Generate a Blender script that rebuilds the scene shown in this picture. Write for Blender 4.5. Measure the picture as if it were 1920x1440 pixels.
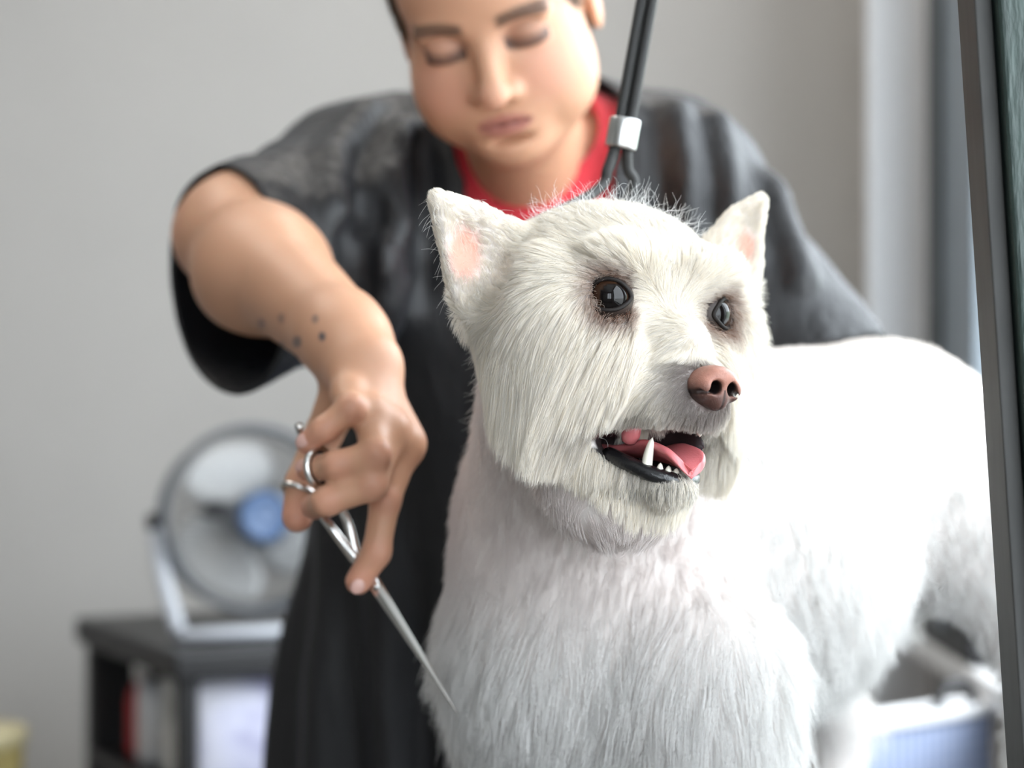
import bpy, bmesh, math, random
import numpy as np
from mathutils import Vector, Matrix
from mathutils.kdtree import KDTree

random.seed(4)
RNG = np.random.default_rng(7)
SC = bpy.context.scene
COL = SC.collection
for o in list(bpy.data.objects):
    bpy.data.objects.remove(o)

# ---------------------------------------------------------------- camera
CAM_H = 1.15
FPX = 4000.0
cd = bpy.data.cameras.new('camera')
cam = bpy.data.objects.new('camera', cd)
COL.objects.link(cam)
cam.location = (0, 0, CAM_H)
cam.rotation_euler = (math.pi / 2, 0, 0)
cd.sensor_width = 36.0
cd.lens = 36.0 * FPX / 1920.0
cd.clip_start = 0.05
cd.dof.use_dof = True
cd.dof.focus_distance = 1.195
cd.dof.aperture_fstop = 4.0
SC.camera = cam

# ---------------------------------------------------------------- light
SC.view_settings.view_transform = 'Standard'
SC.view_settings.look = 'None'
SC.view_settings.gamma = 1.0
SC.view_settings.use_curve_mapping = False
SC.view_settings.exposure = 0.82
W = bpy.data.worlds.new('sky')
SC.world = W
W.use_nodes = True
bg = W.node_tree.nodes['Background']
bg.inputs['Color'].default_value = (0.87, 0.935, 1.0, 1)
bg.inputs['Strength'].default_value = 6.0
SC.cycles.use_denoising = True
SC.cycles.adaptive_threshold = 0.025
SC.cycles.max_bounces = 7
SC.cycles.diffuse_bounces = 5
SC.cycles.glossy_bounces = 3
SC.cycles.transmission_bounces = 6
SC.cycles.transparent_max_bounces = 12
SC.cycles.sample_clamp_indirect = 8.0


def portal(name, loc, rot, sx, sy):
    ld = bpy.data.lights.new(name, 'AREA')
    ld.shape = 'RECTANGLE'
    ld.size = sx
    ld.size_y = sy
    o = bpy.data.objects.new(name, ld)
    o.location = loc
    o.rotation_euler = rot
    COL.objects.link(o)
    ld.cycles.is_portal = True
    return o


RX = 0.60      # plane of the right wall
portal('daylight_side', (RX + 0.17, 1.16, 1.62), (0, math.pi / 2, 0), 1.9, 3.1)
portal('daylight_front', (0.0, -1.62, 1.60), (math.pi / 2, 0, 0), 1.0, 1.4)


def P(px, py, d):
    """a point at depth d (metres from the camera plane)"""
    return np.array([(px - 960) / FPX * d, d, CAM_H - (py - 720) / FPX * d])


# ---------------------------------------------------------------- materials
MATS = {}


def mat(name, color=(0.8, 0.8, 0.8), rough=0.5, metal=0.0, spec=0.5, sss=0.0, coat=0.0,
        noise=None, bump=None, attr=None, trans=0.0, sheen=0.0, emit=None):
    """noise=(scale, amount, stretch) colour variation; bump=(scale, strength, dist, stretch)"""
    if name in MATS:
        return MATS[name]
    m = bpy.data.materials.new(name)
    m.use_nodes = True
    nt = m.node_tree
    b = nt.nodes['Principled BSDF']
    b.inputs['Base Color'].default_value = (*color, 1)
    b.inputs['Roughness'].default_value = rough
    b.inputs['Metallic'].default_value = metal
    b.inputs['Specular IOR Level'].default_value = spec
    b.inputs['Coat Weight'].default_value = coat
    b.inputs['Transmission Weight'].default_value = trans
    b.inputs['Sheen Weight'].default_value = sheen
    if sss:
        b.inputs['Subsurface Weight'].default_value = sss
        b.inputs['Subsurface Scale'].default_value = 0.01
        b.inputs['Subsurface Radius'].default_value = (1.0, 0.35, 0.2)
    tc = nt.nodes.new('ShaderNodeTexCoord')
    src = None
    if attr:
        a = nt.nodes.new('ShaderNodeAttribute')
        a.attribute_name = attr
        nt.links.new(a.outputs['Color'], b.inputs['Base Color'])
        src = a.outputs['Color']
    if noise:
        mp = nt.nodes.new('ShaderNodeMapping')
        mp.inputs['Scale'].default_value = noise[2] if len(noise) > 2 else (1, 1, 1)
        n = nt.nodes.new('ShaderNodeTexNoise')
        n.inputs['Scale'].default_value = noise[0]
        n.inputs['Detail'].default_value = 5
        mr = nt.nodes.new('ShaderNodeMapRange')
        mr.inputs['From Min'].default_value = 0.25
        mr.inputs['From Max'].default_value = 0.75
        mr.inputs['To Min'].default_value = 1 - noise[1]
        mr.inputs['To Max'].default_value = 1 + noise[1]
        mx = nt.nodes.new('ShaderNodeMix')
        mx.data_type = 'RGBA'
        mx.blend_type = 'MULTIPLY'
        mx.inputs[0].default_value = 1.0
        nt.links.new(tc.outputs['Object'], mp.inputs['Vector'])
        nt.links.new(mp.outputs['Vector'], n.inputs['Vector'])
        nt.links.new(n.outputs['Fac'], mr.inputs['Value'])
        if src is not None:
            nt.links.new(src, mx.inputs[6])
        else:
            mx.inputs[6].default_value = (*color, 1)
        nt.links.new(mr.outputs['Result'], mx.inputs[7])
        nt.links.new(mx.outputs[2], b.inputs['Base Color'])
    if bump:
        mp = nt.nodes.new('ShaderNodeMapping')
        mp.inputs['Scale'].default_value = bump[3] if len(bump) > 3 else (1, 1, 1)
        n = nt.nodes.new('ShaderNodeTexNoise')
        n.inputs['Scale'].default_value = bump[0]
        n.inputs['Detail'].default_value = 4
        bp = nt.nodes.new('ShaderNodeBump')
        bp.inputs['Strength'].default_value = bump[1]
        bp.inputs['Distance'].default_value = bump[2]
        nt.links.new(tc.outputs['Object'], mp.inputs['Vector'])
        nt.links.new(mp.outputs['Vector'], n.inputs['Vector'])
        nt.links.new(n.outputs['Fac'], bp.inputs['Height'])
        nt.links.new(bp.outputs['Normal'], b.inputs['Normal'])
    MATS[name] = m
    return m


def thin_glass(name, tint=(0.95, 0.955, 0.955), refl=0.08):
    m = bpy.data.materials.new(name)
    m.use_nodes = True
    nt = m.node_tree
    nt.nodes.remove(nt.nodes['Principled BSDF'])
    out = nt.nodes['Material Output']
    t = nt.nodes.new('ShaderNodeBsdfTransparent')
    t.inputs['Color'].default_value = (*tint, 1)
    g = nt.nodes.new('ShaderNodeBsdfGlossy')
    g.inputs['Roughness'].default_value = 0.02
    mx = nt.nodes.new('ShaderNodeMixShader')
    mx.inputs[0].default_value = refl
    nt.links.new(t.outputs[0], mx.inputs[1])
    nt.links.new(g.outputs[0], mx.inputs[2])
    nt.links.new(mx.outputs[0], out.inputs['Surface'])
    MATS[name] = m
    return m


# ---------------------------------------------------------------- object helpers
def tag(o, label, cat, group=None, kind=None):
    if label:
        o['label'] = label
    if cat:
        o['category'] = cat
    if group:
        o['group'] = group
    if kind:
        o['kind'] = kind
    return o


def empty(name, loc, label, cat, group=None):
    o = bpy.data.objects.new(name, None)
    o.empty_display_size = 0.05
    o.location = Vector([float(v) for v in loc])
    COL.objects.link(o)
    return tag(o, label, cat, group)


def put(name, me, m, parent=None, label=None):
    """link mesh data given in world coordinates; keep it there when parented"""
    o = bpy.data.objects.new(name, me)
    COL.objects.link(o)
    if m is not None:
        me.materials.append(m)
    if parent is not None:
        o.parent = parent
        bpy.context.view_layer.update()
        o.matrix_parent_inverse = parent.matrix_world.inverted()
    if label:
        o['label'] = label
    return o


def mesh_from(name, v, f, smooth=True):
    me = bpy.data.meshes.new(name)
    me.from_pydata([tuple(map(float, p)) for p in v], [], [tuple(map(int, q)) for q in f])
    me.update()
    if smooth:
        me.shade_smooth()
    return me


def fast_mesh(name, v, quads, smooth=True):
    me = bpy.data.meshes.new(name)
    n, q = len(v), len(quads)
    k = quads.shape[1]
    me.vertices.add(n)
    me.vertices.foreach_set('co', np.ascontiguousarray(v, dtype=np.float32).ravel())
    me.loops.add(q * k)
    me.loops.foreach_set('vertex_index', np.ascontiguousarray(quads, dtype=np.int32).ravel())
    me.polygons.add(q)
    me.polygons.foreach_set('loop_start', np.arange(0, q * k, k, dtype=np.int32))
    me.update(calc_edges=True)
    if smooth:
        me.shade_smooth()
    return me


def vcol(me, c):
    a = me.color_attributes.new('Col', 'FLOAT_COLOR', 'POINT')
    c4 = np.ones((len(c), 4), dtype=np.float32)
    c4[:, :3] = c
    a.data.foreach_set('color', c4.ravel())


def box_mesh(name, lo, hi, bevel=0.0, rot=None, seg=2):
    bm = bmesh.new()
    bmesh.ops.create_cube(bm, size=1.0)
    lo = np.array(lo, float)
    hi = np.array(hi, float)
    c, s = (lo + hi) / 2, hi - lo
    for v in bm.verts:
        v.co = Vector((v.co.x * s[0], v.co.y * s[1], v.co.z * s[2]))
    if bevel:
        bmesh.ops.bevel(bm, geom=list(bm.edges), offset=bevel, segments=seg, affect='EDGES', profile=0.5)
    M = Matrix.Translation(Vector(c)) @ (rot.to_4x4() if rot is not None else Matrix.Identity(4))
    bmesh.ops.transform(bm, matrix=M, verts=bm.verts)
    me = bpy.data.meshes.new(name)
    bm.to_mesh(me)
    bm.free()
    return me


def box(name, lo, hi, m, parent=None, bevel=0.002, label=None, rot=None):
    return put(name, box_mesh(name, lo, hi, bevel, rot), m, parent, label)


def frames(pts, up=None):
    pts = np.array(pts, float)
    t = np.gradient(pts, axis=0)
    t /= np.linalg.norm(t, axis=1)[:, None] + 1e-12
    n = np.zeros_like(pts)
    a = np.array(up, float) if up is not None else (np.array([0, 0, 1.0]) if abs(t[0][2]) < .9 else np.array([1.0, 0, 0]))
    for i in range(len(pts)):
        v = a - t[i] * np.dot(a, t[i])
        v /= np.linalg.norm(v) + 1e-12
        n[i] = v
        if up is None:
            a = v
    return t, n, np.cross(t, n)


def spline(pts, k=8, closed=False):
    pts = np.array(pts, float)
    n = len(pts)
    out = []
    rng = range(n if closed else n - 1)
    for i in rng:
        if closed:
            p0, p1, p2, p3 = pts[(i - 1) % n], pts[i], pts[(i + 1) % n], pts[(i + 2) % n]
        else:
            p0, p1, p2, p3 = pts[max(i - 1, 0)], pts[i], pts[i + 1], pts[min(i + 2, n - 1)]
        for j in range(k):
            t = j / k
            out.append(0.5 * ((2 * p1) + (-p0 + p2) * t + (2 * p0 - 5 * p1 + 4 * p2 - p3) * t * t + (-p0 + 3 * p1 - 3 * p2 + p3) * t ** 3))
    if not closed:
        out.append(pts[-1])
    return np.array(out)


def tube_mesh(name, pts, rad, seg=12, up=None, flat=1.0, closed=False, capr=True):
    """tube along pts; rad scalar or per point; flat scales the second axis"""
    pts = np.array(pts, float)
    n = len(pts)
    rad = np.full(n, rad, float) if np.isscalar(rad) else np.array(rad, float)
    flat = np.full(n, flat, float) if np.isscalar(flat) else np.array(flat, float)
    if closed:
        ext = np.vstack([pts[-1:], pts, pts[:1]])
        t, nn, bb = frames(ext, up)
        nn, bb = nn[1:-1], bb[1:-1]
    else:
        t, nn, bb = frames(pts, up)
    ang = np.linspace(0, 2 * math.pi, seg, endpoint=False)
    v = (pts[:, None, :] + nn[:, None, :] * (np.cos(ang)[None, :, None] * rad[:, None, None])
         + bb[:, None, :] * (np.sin(ang)[None, :, None] * (rad * flat)[:, None, None])).reshape(-1, 3)
    f = []
    m = n if closed else n - 1
    for i in range(m):
        j = (i + 1) % n
        for s in range(seg):
            s2 = (s + 1) % seg
            f.append((i * seg + s, i * seg + s2, j * seg + s2, j * seg + s))
    if not closed:
        f.append(tuple(range(seg - 1, -1, -1)))
        f.append(tuple(range((n - 1) * seg, n * seg)))
    me = mesh_from(name, v, f)
    return me


def tube(name, pts, rad, m, parent=None, **k):
    lab = k.pop('label', None)
    return put(name, tube_mesh(name, pts, rad, **k), m, parent, lab)


def lathe_mesh(name, prof, origin, axis, seg=32):
    """prof: (radius, height) pairs about axis"""
    ax = Vector([float(q) for q in axis]).normalized()
    q = ax.to_track_quat('Z', 'Y').to_matrix()
    v, f = [], []
    o = Vector([float(q_) for q_ in origin])
    for r, h in prof:
        for s in range(seg):
            a = 2 * math.pi * s / seg
            v.append(o + q @ Vector((r * math.cos(a), r * math.sin(a), h)))
    for i in range(len(prof) - 1):
        for s in range(seg):
            s2 = (s + 1) % seg
            f.append((i * seg + s, i * seg + s2, (i + 1) * seg + s2, (i + 1) * seg + s))
    f.append(tuple(range(seg - 1, -1, -1)))
    f.append(tuple(range((len(prof) - 1) * seg, len(prof) * seg)))
    return mesh_from(name, v, f)


# ---------------------------------------------------------------- implicit surfaces
class SDF:
    def __init__(s, lo, hi, h):
        s.lo = np.array(lo, float)
        s.h = h
        s.n = np.ceil((np.array(hi) - s.lo) / h).astype(int) + 1
        s.d = np.full(tuple(s.n), 0.5, np.float32)
        s.ax = [(s.lo[i] + h * np.arange(s.n[i])).astype(np.float32) for i in range(3)]

    def sub(s, lo, hi):
        a = np.clip(np.floor((np.array(lo) - s.lo) / s.h).astype(int), 0, s.n)
        b = np.clip(np.ceil((np.array(hi) - s.lo) / s.h).astype(int) + 1, 0, s.n)
        sl = tuple(slice(a[i], b[i]) for i in range(3))
        return sl, s.ax[0][sl[0]][:, None, None], s.ax[1][sl[1]][None, :, None], s.ax[2][sl[2]][None, None, :]

    def op(s, sl, dn, k, mode):
        o = s.d[sl]
        if o.size == 0:
            return
        if mode == 'add':
            if k > 0:
                t = np.clip(0.5 + 0.5 * (dn - o) / k, 0, 1)
                s.d[sl] = dn + (o - dn) * t - k * t * (1 - t)
            else:
                s.d[sl] = np.minimum(o, dn)
        else:
            dn = -dn
            if k > 0:
                t = np.clip(0.5 - 0.5 * (dn - o) / k, 0, 1)
                s.d[sl] = dn + (o - dn) * t + k * t * (1 - t)
            else:
                s.d[sl] = np.maximum(o, dn)

    def ell(s, c, r, R=None, k=0.01, mode='add'):
        """ellipsoid, R rows = its axes"""
        c = np.array(c, float)
        r = np.array([r] * 3 if np.isscalar(r) else r, float)
        R = np.eye(3) if R is None else np.array(R)
        ext = np.sqrt(((R * r[:, None]) ** 2).sum(0))
        mg = k + 5 * s.h + 0.025
        sl, x, y, z = s.sub(c - ext - mg, c + ext + mg)
        dx, dy, dz = x - c[0], y - c[1], z - c[2]
        k0 = k1 = 0
        for i in range(3):
            q = dx * np.float32(R[i, 0]) + dy * np.float32(R[i, 1]) + dz * np.float32(R[i, 2])
            k0 = k0 + (q / r[i]) ** 2
            k1 = k1 + (q / r[i] ** 2) ** 2
        k0 = np.sqrt(k0)
        k1 = np.sqrt(k1) + 1e-9
        s.op(sl, (k0 * (k0 - 1) / k1).astype(np.float32), k, mode)

    def cone(s, a, b, ra, rb, k=0.01, mode='add', flat=None):
        """round cone a->b; flat=(unit axis, factor) squashes it along that axis"""
        a = np.array(a, float)
        b = np.array(b, float)
        rm = max(ra, rb)
        mg = rm + k + 5 * s.h + 0.02
        sl, x, y, z = s.sub(np.minimum(a, b) - mg, np.maximum(a, b) + mg)
        ab = b - a
        dx, dy, dz = x - a[0], y - a[1], z - a[2]
        t = np.clip((dx * ab[0] + dy * ab[1] + dz * ab[2]) / (ab @ ab), 0, 1)
        qx, qy, qz = dx - t * ab[0], dy - t * ab[1], dz - t * ab[2]
        l2 = qx * qx + qy * qy + qz * qz
        if flat is not None:
            n, fac = np.array(flat[0]), flat[1]
            qn = qx * n[0] + qy * n[1] + qz * n[2]
            l2 = l2 + qn * qn * (1 / fac ** 2 - 1)
        s.op(sl, (np.sqrt(l2) - (ra + (rb - ra) * t)).astype(np.float32), k, mode)

    def chain(s, pts, rad, k=0.004, k0=None):
        for i in range(len(pts) - 1):
            s.cone(pts[i], pts[i + 1], rad[i], rad[i + 1], k=(k0 if (i == 0 and k0) else k))

    def poly(s, o, ex, ey, pts, th, rnd, k=0.01, mode='add', cup=0.0):
        """flat polygon plate (pts in ex, ey metres), half thickness th, rounded by rnd"""
        o = np.array(o, float)
        ex, ey = np.array(ex, float), np.array(ey, float)
        n = np.cross(ex, ey)
        W3 = np.array([o + ex * p[0] + ey * p[1] for p in pts])
        mg = th + rnd + k + 5 * s.h + 0.01 + abs(cup)
        sl, x, y, z = s.sub(W3.min(0) - mg, W3.max(0) + mg)
        dx, dy, dz = x - o[0], y - o[1], z - o[2]
        u = dx * ex[0] + dy * ex[1] + dz * ex[2]
        v = dx * ey[0] + dy * ey[1] + dz * ey[2]
        w = dx * n[0] + dy * n[1] + dz * n[2]
        N = len(pts)
        d = None
        sg = np.ones_like(u)
        for i in range(N):
            a, b = pts[i], pts[(i + 1) % N]
            e = (b[0] - a[0], b[1] - a[1])
            wx, wy = u - a[0], v - a[1]
            t = np.clip((wx * e[0] + wy * e[1]) / (e[0] ** 2 + e[1] ** 2), 0, 1)
            bb = (wx - e[0] * t) ** 2 + (wy - e[1] * t) ** 2
            d = bb if d is None else np.minimum(d, bb)
            c1, c2, c3 = v >= a[1], v < b[1], e[0] * wy > e[1] * wx
            fl = (c1 & c2 & c3) | (~c1 & ~c2 & ~c3)
            sg = np.where(fl, -sg, sg)
        d2 = sg * np.sqrt(d)
        if cup:
            w = w - cup * np.clip(-d2 / 0.02, 0, 1)
        q = np.maximum(d2, np.abs(w) - th)
        q = np.where((d2 > 0) & (np.abs(w) > th), np.sqrt(np.maximum(d2, 0) ** 2 + np.maximum(np.abs(w) - th, 0) ** 2), q)
        s.op(sl, (q - rnd).astype(np.float32), k, mode)

    def sample(s, p):
        g = (np.asarray(p) - s.lo) / s.h
        i = np.clip(np.floor(g).astype(int), 0, s.n - 2)
        t = np.clip(g - i, 0, 1)
        D = s.d
        x, y, z = i[:, 0], i[:, 1], i[:, 2]
        tx, ty, tz = t[:, 0], t[:, 1], t[:, 2]
        c = 0
        for a in (0, 1):
            wa = tx if a else 1 - tx
            for b in (0, 1):
                wb = ty if b else 1 - ty
                for e in (0, 1):
                    we = tz if e else 1 - tz
                    c = c + D[x + a, y + b, z + e] * wa * wb * we
        return c

    def grad(s, p):
        e = s.h
        g = np.stack([s.sample(p + np.eye(3)[i] * e) - s.sample(p - np.eye(3)[i] * e) for i in range(3)], 1)
        return g / (np.linalg.norm(g, axis=1)[:, None] + 1e-9)

    def nets(s):
        D = s.d
        S = D < 0
        a = S[:-1, :-1, :-1]
        cnt = np.zeros(a.shape, np.int8)
        for i in (0, 1):
            for j in (0, 1):
                for k in (0, 1):
                    cnt += S[i:D.shape[0] - 1 + i, j:D.shape[1] - 1 + j, k:D.shape[2] - 1 + k]
        act = (cnt > 0) & (cnt < 8)
        idx = np.argwhere(act)
        vid = np.full(act.shape, -1, np.int32)
        vid[act] = np.arange(len(idx))
        cor = {}
        for i in (0, 1):
            for j in (0, 1):
                for k in (0, 1):
                    cor[(i, j, k)] = D[idx[:, 0] + i, idx[:, 1] + j, idx[:, 2] + k]
        acc = np.zeros((len(idx), 3))
        num = np.zeros(len(idx))
        for c1 in cor:
            for axn in range(3):
                if c1[axn] == 0:
                    c2 = list(c1)
                    c2[axn] = 1
                    c2 = tuple(c2)
                    va, vb = cor[c1], cor[c2]
                    m = (va < 0) != (vb < 0)
                    t = np.where(m, va / np.where(m, va - vb, 1), 0)
                    pt = np.tile(np.array(c1, float), (len(idx), 1))
                    pt[:, axn] = t
                    acc[m] += pt[m]
                    num[m] += 1
        v = s.lo + (idx + acc / num[:, None]) * s.h
        quads = []
        for axn in range(3):
            sl0 = [slice(None)] * 3
            sl1 = [slice(None)] * 3
            sl0[axn] = slice(0, -1)
            sl1[axn] = slice(1, None)
            A, B = S[tuple(sl0)], S[tuple(sl1)]
            e = np.argwhere(A != B)
            o1, o2 = (axn + 1) % 3, (axn + 2) % 3
            ok = (e[:, o1] > 0) & (e[:, o2] > 0) & (e[:, o1] < D.shape[o1] - 1) & (e[:, o2] < D.shape[o2] - 1)
            e = e[ok]
            ins = A[e[:, 0], e[:, 1], e[:, 2]]

            def cell(d1, d2):
                c = e.copy()
                c[:, o1] += d1
                c[:, o2] += d2
                return vid[c[:, 0], c[:, 1], c[:, 2]]
            q = np.stack([cell(-1, -1), cell(0, -1), cell(0, 0), cell(-1, 0)], 1)
            q[~ins] = q[~ins][:, ::-1]
            quads.append(q)
        q = np.vstack(quads)
        q = q[(q >= 0).all(1)]
        return v, q


def laplace(v, q, it=2, lam=0.5):
    n = len(v)
    e = np.vstack([q[:, [i, (i + 1) % q.shape[1]]] for i in range(q.shape[1])])
    deg = np.bincount(e[:, 0], minlength=n) + np.bincount(e[:, 1], minlength=n)
    for _ in range(it):
        acc = np.zeros_like(v)
        for c in range(3):
            acc[:, c] = np.bincount(e[:, 0], v[e[:, 1], c], n) + np.bincount(e[:, 1], v[e[:, 0], c], n)
        v = v + lam * (acc / np.maximum(deg, 1)[:, None] - v)
    return v


def compact(v, q):
    used = np.unique(q)
    mp = np.full(len(v), -1, np.int64)
    mp[used] = np.arange(len(used))
    return v[used], mp[q], used


def vnormals(v, q):
    a = v[q[:, 2]] - v[q[:, 0]]
    b = v[q[:, 3]] - v[q[:, 1]]
    fn = np.cross(a, b)
    n = np.zeros_like(v)
    for c in range(3):
        for i in range(4):
            n[:, c] += np.bincount(q[:, i], fn[:, c], len(v))
    return n / (np.linalg.norm(n, axis=1)[:, None] + 1e-12)


def sstep(a, b, x):
    t = np.clip((x - a) / (b - a), 0, 1)
    return t * t * (3 - 2 * t)


def unit(v):
    v = np.asarray(v, float)
    return v / (np.linalg.norm(v, axis=-1, keepdims=True) + 1e-12)


def vnoise(p, seed=0):
    """smooth value noise, p (n,3)"""
    i = np.floor(p).astype(np.int64)
    t = p - i
    t = t * t * (3 - 2 * t)

    def hsh(x, y, z):
        h = (x * 374761393 + y * 668265263 + z * 2147483647 + seed * 1013) & 0xffffffff
        h = ((h ^ (h >> 13)) * 1274126177) & 0xffffffff
        return ((h ^ (h >> 16)) & 0xffff) / 65535.0
    c = 0
    for a in (0, 1):
        for b in (0, 1):
            for e in (0, 1):
                w = (t[:, 0] if a else 1 - t[:, 0]) * (t[:, 1] if b else 1 - t[:, 1]) * (t[:, 2] if e else 1 - t[:, 2])
                c = c + w * hsh(i[:, 0] + a, i[:, 1] + b, i[:, 2] + e)
    return c * 2 - 1

# ================================================================ SETTING
WALL = mat('wall_paint', (0.44, 0.426, 0.407), 0.75, noise=(6.0, 0.02), bump=(160.0, 0.08, 0.002))
WHITE = mat('white_paint', (0.86, 0.86, 0.86), 0.45)
FLOORM = mat('floor_vinyl', (0.22, 0.20, 0.18), 0.5, noise=(9.0, 0.12))
DARKFR = mat('dark_window_frame', (0.055, 0.062, 0.068), 0.38, noise=(30.0, 0.15))
GREYFR = mat('bluish_grey_frame', (0.20, 0.235, 0.265), 0.4)
GLASS = thin_glass('window_glass')


def struct(o):
    o['kind'] = 'structure'
    return o


YB, YF, XL, ZC = 3.5, -1.5, -2.2, 2.6
struct(box('floor', (XL - .1, YF - .1, -.06), (RX + .12, YB + .1, 0), FLOORM, bevel=0))
struct(box('ceiling', (XL - .1, YF - .1, ZC), (RX + .12, YB + .1, ZC + .06), WHITE, bevel=0))
struct(box('wall_back', (XL - .1, YB, 0), (RX + .12, YB + .1, ZC), WALL, bevel=0))
struct(box('wall_left', (XL - .1, YF, 0), (XL, YB, ZC), mat('dark_side_wall', (.20, .19, .18), .8), bevel=0))


def wall_with_hole(name, axis, a0, a1, b0, b1, h0, h1, z0, z1):
    """axis 'x': wall plane spans y in b0..b1 with a thickness a0..a1; hole h0..h1, z0..z1"""
    v, f = [], []

    def bx(u0, u1, w0, w1):
        n = len(v)
        for aa in (a0, a1):
            for uu in (u0, u1):
                for ww in (w0, w1):
                    v.append((aa, uu, ww) if axis == 'x' else (uu, aa, ww))
        for q in ((0, 1, 3, 2), (4, 6, 7, 5), (0, 4, 5, 1), (2, 3, 7, 6), (0, 2, 6, 4), (1, 5, 7, 3)):
            f.append(tuple(n + i for i in q))
    bx(b0, b1, 0, z0)
    bx(b0, b1, z1, ZC)
    bx(b0, h0, z0, z1)
    bx(h1, b1, z0, z1)
    me = mesh_from(name, v, f, smooth=False)
    bm = bmesh.new()
    bm.from_mesh(me)
    bmesh.ops.recalc_face_normals(bm, faces=bm.faces)
    bm.to_mesh(me)
    bm.free()
    return struct(put(name, me, WALL))


SILL_Z = 0.81
wall_with_hole('wall_right', 'x', RX, RX + .1, YF, YB, -0.4, 3.0, SILL_Z, 2.42)
wall_with_hole('wall_front', 'y', YF - .1, YF, XL, RX, -0.5, 0.5, 0.9, 2.3)
# window in the right wall
w = struct(empty('window_1', (RX, 1.3, SILL_Z), None, None))
fo = dict(parent=w)
box('window_frame', (RX - .008, 2.74, SILL_Z), (RX + .09, 2.999, 2.42), GREYFR, w, 0.004, label='bluish grey window frame upright')
box('window_frame', (RX - .018, 2.93, SILL_Z), (RX - .0085, 2.999, 2.42), DARKFR, w, 0.003, label='dark grey frame edge')
box('window_frame', (RX + .02, -.4, SILL_Z), (RX + .08, -.3, 2.42), GREYFR, w, 0.003)
box('window_frame', (RX + .02, 1.22, SILL_Z), (RX + .08, 1.28, 2.42), GREYFR, w, 0.003)
box('window_frame', (RX + .02, -.3, 2.36), (RX + .08, 2.74, 2.42), GREYFR, w, 0.003)
box('window_frame', (RX + .02, -.3, SILL_Z), (RX + .08, 2.74, SILL_Z + .05), GREYFR, w, 0.003)
box('glazing_bar', (RX + .03, 2.50, SILL_Z + .05), (RX + .07, 2.545, 2.36), WHITE, w, 0.003, label='white glazing bar')
box('pane', (RX + .045, -.3, SILL_Z + .05), (RX + .051, 1.22, 2.36), GLASS, w, 0)
box('pane', (RX + .045, 1.28, SILL_Z + .05), (RX + .051, 2.74, 2.36), GLASS, w, 0)
box('window_sill', (RX - .055, -.42, SILL_Z - .03), (RX + .03, 3.0, SILL_Z - .0005), WHITE, w, 0.004, label='white window sill')
tv = [(x_, y_, z_) for z_ in (0, ZC) for x_, y_ in ((.500, 2.985), (RX, 3.06), (RX, 3.14), (.500, 3.02))]
struct(put('trim_1', mesh_from('trim_1', tv, [(3, 2, 1, 0), (4, 5, 6, 7), (0, 1, 5, 4), (1, 2, 6, 5), (2, 3, 7, 6), (3, 0, 4, 7)], smooth=False), mat('bright_white_reveal', (.93, .93, .94), .4)))
struct(box('baseboard_back', (XL, YB - .018, 0), (.502, YB, .09), WHITE, None, 0.003))
# front opening frame
w2 = struct(empty('window_2', (-.5, YF, .5), None, None))
for x0, x1 in ((-.5, -.44), (-.03, .02), (.44, .5)):
    box('window_frame', (x0, YF - .08, .9), (x1, YF - .02, 2.3), GREYFR, w2, 0.003)
for z0, z1 in ((.9, .96), (2.24, 2.3)):
    box('window_frame', (-.44, YF - .08, z0), (.44, YF - .02, z1), GREYFR, w2, 0.003)
box('pane', (-.44, YF - .052, .96), (-.03, YF - .047, 2.24), GLASS, w2, 0)
box('pane', (.02, YF - .052, .96), (.44, YF - .047, 2.24), GLASS, w2, 0)
# outside: ground and a hedge
GRASS = mat('pale_paving', (0.55, 0.54, 0.52), 0.9, noise=(3.0, 0.2))
g = struct(box('ground_outside', (RX + .15, -12, -.3), (30, 30, -.12), GRASS, bevel=0))
HEDGE = mat('pale_leaves', (0.50, 0.58, 0.47), 0.8, noise=(2.0, 0.35))


def hedge():
    n, m_ = 60, 26
    v, f = [], []
    for i in range(n):
        for j in range(m_):
            y = 2 + i * .32
            a = j / (m_ - 1)
            z = -.12 + 2.6 * math.sin(min(1, a * 1.35) * math.pi / 2)
            x = 7.0 + 1.2 * max(0, a - .55) * 2 + .25 * math.sin(a * 3)
            v.append((x, y, z))
            if i and j:
                k = i * m_ + j
                f.append((k, k - 1, k - m_ - 1, k - m_))
    v = np.array(v)
    v[:, 0] += .22 * vnoise(v * 3, 3) + .12 * vnoise(v * 8, 5)
    v[:, 2] += .12 * vnoise(v * 5, 9)
    o = put('hedge', mesh_from('hedge', v, f), HEDGE)
    s = o.modifiers.new('t', 'SOLIDIFY')
    s.thickness = .3
    s.offset = -1
    tag(o, 'pale green garden hedge outside the window', 'hedge')


hedge()

# the near green frame that leans through the right edge of the view
GREENP = mat('green_chipped_paint', (0.022, 0.040, 0.034), 0.5, noise=(60.0, 0.30, (3, 3, .5)), bump=(120.0, 0.6, 0.0018, (3, 3, .6)))
GREYST = mat('grey_strip', (0.05, 0.05, 0.048), 0.7, noise=(80.0, 0.2, (1, 1, .2)))
DARKG = mat('black_rubber', (0.012, 0.012, 0.013), 0.5)
door = struct(empty('door_1', (.295, 1.15, 0), None, None))


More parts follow.
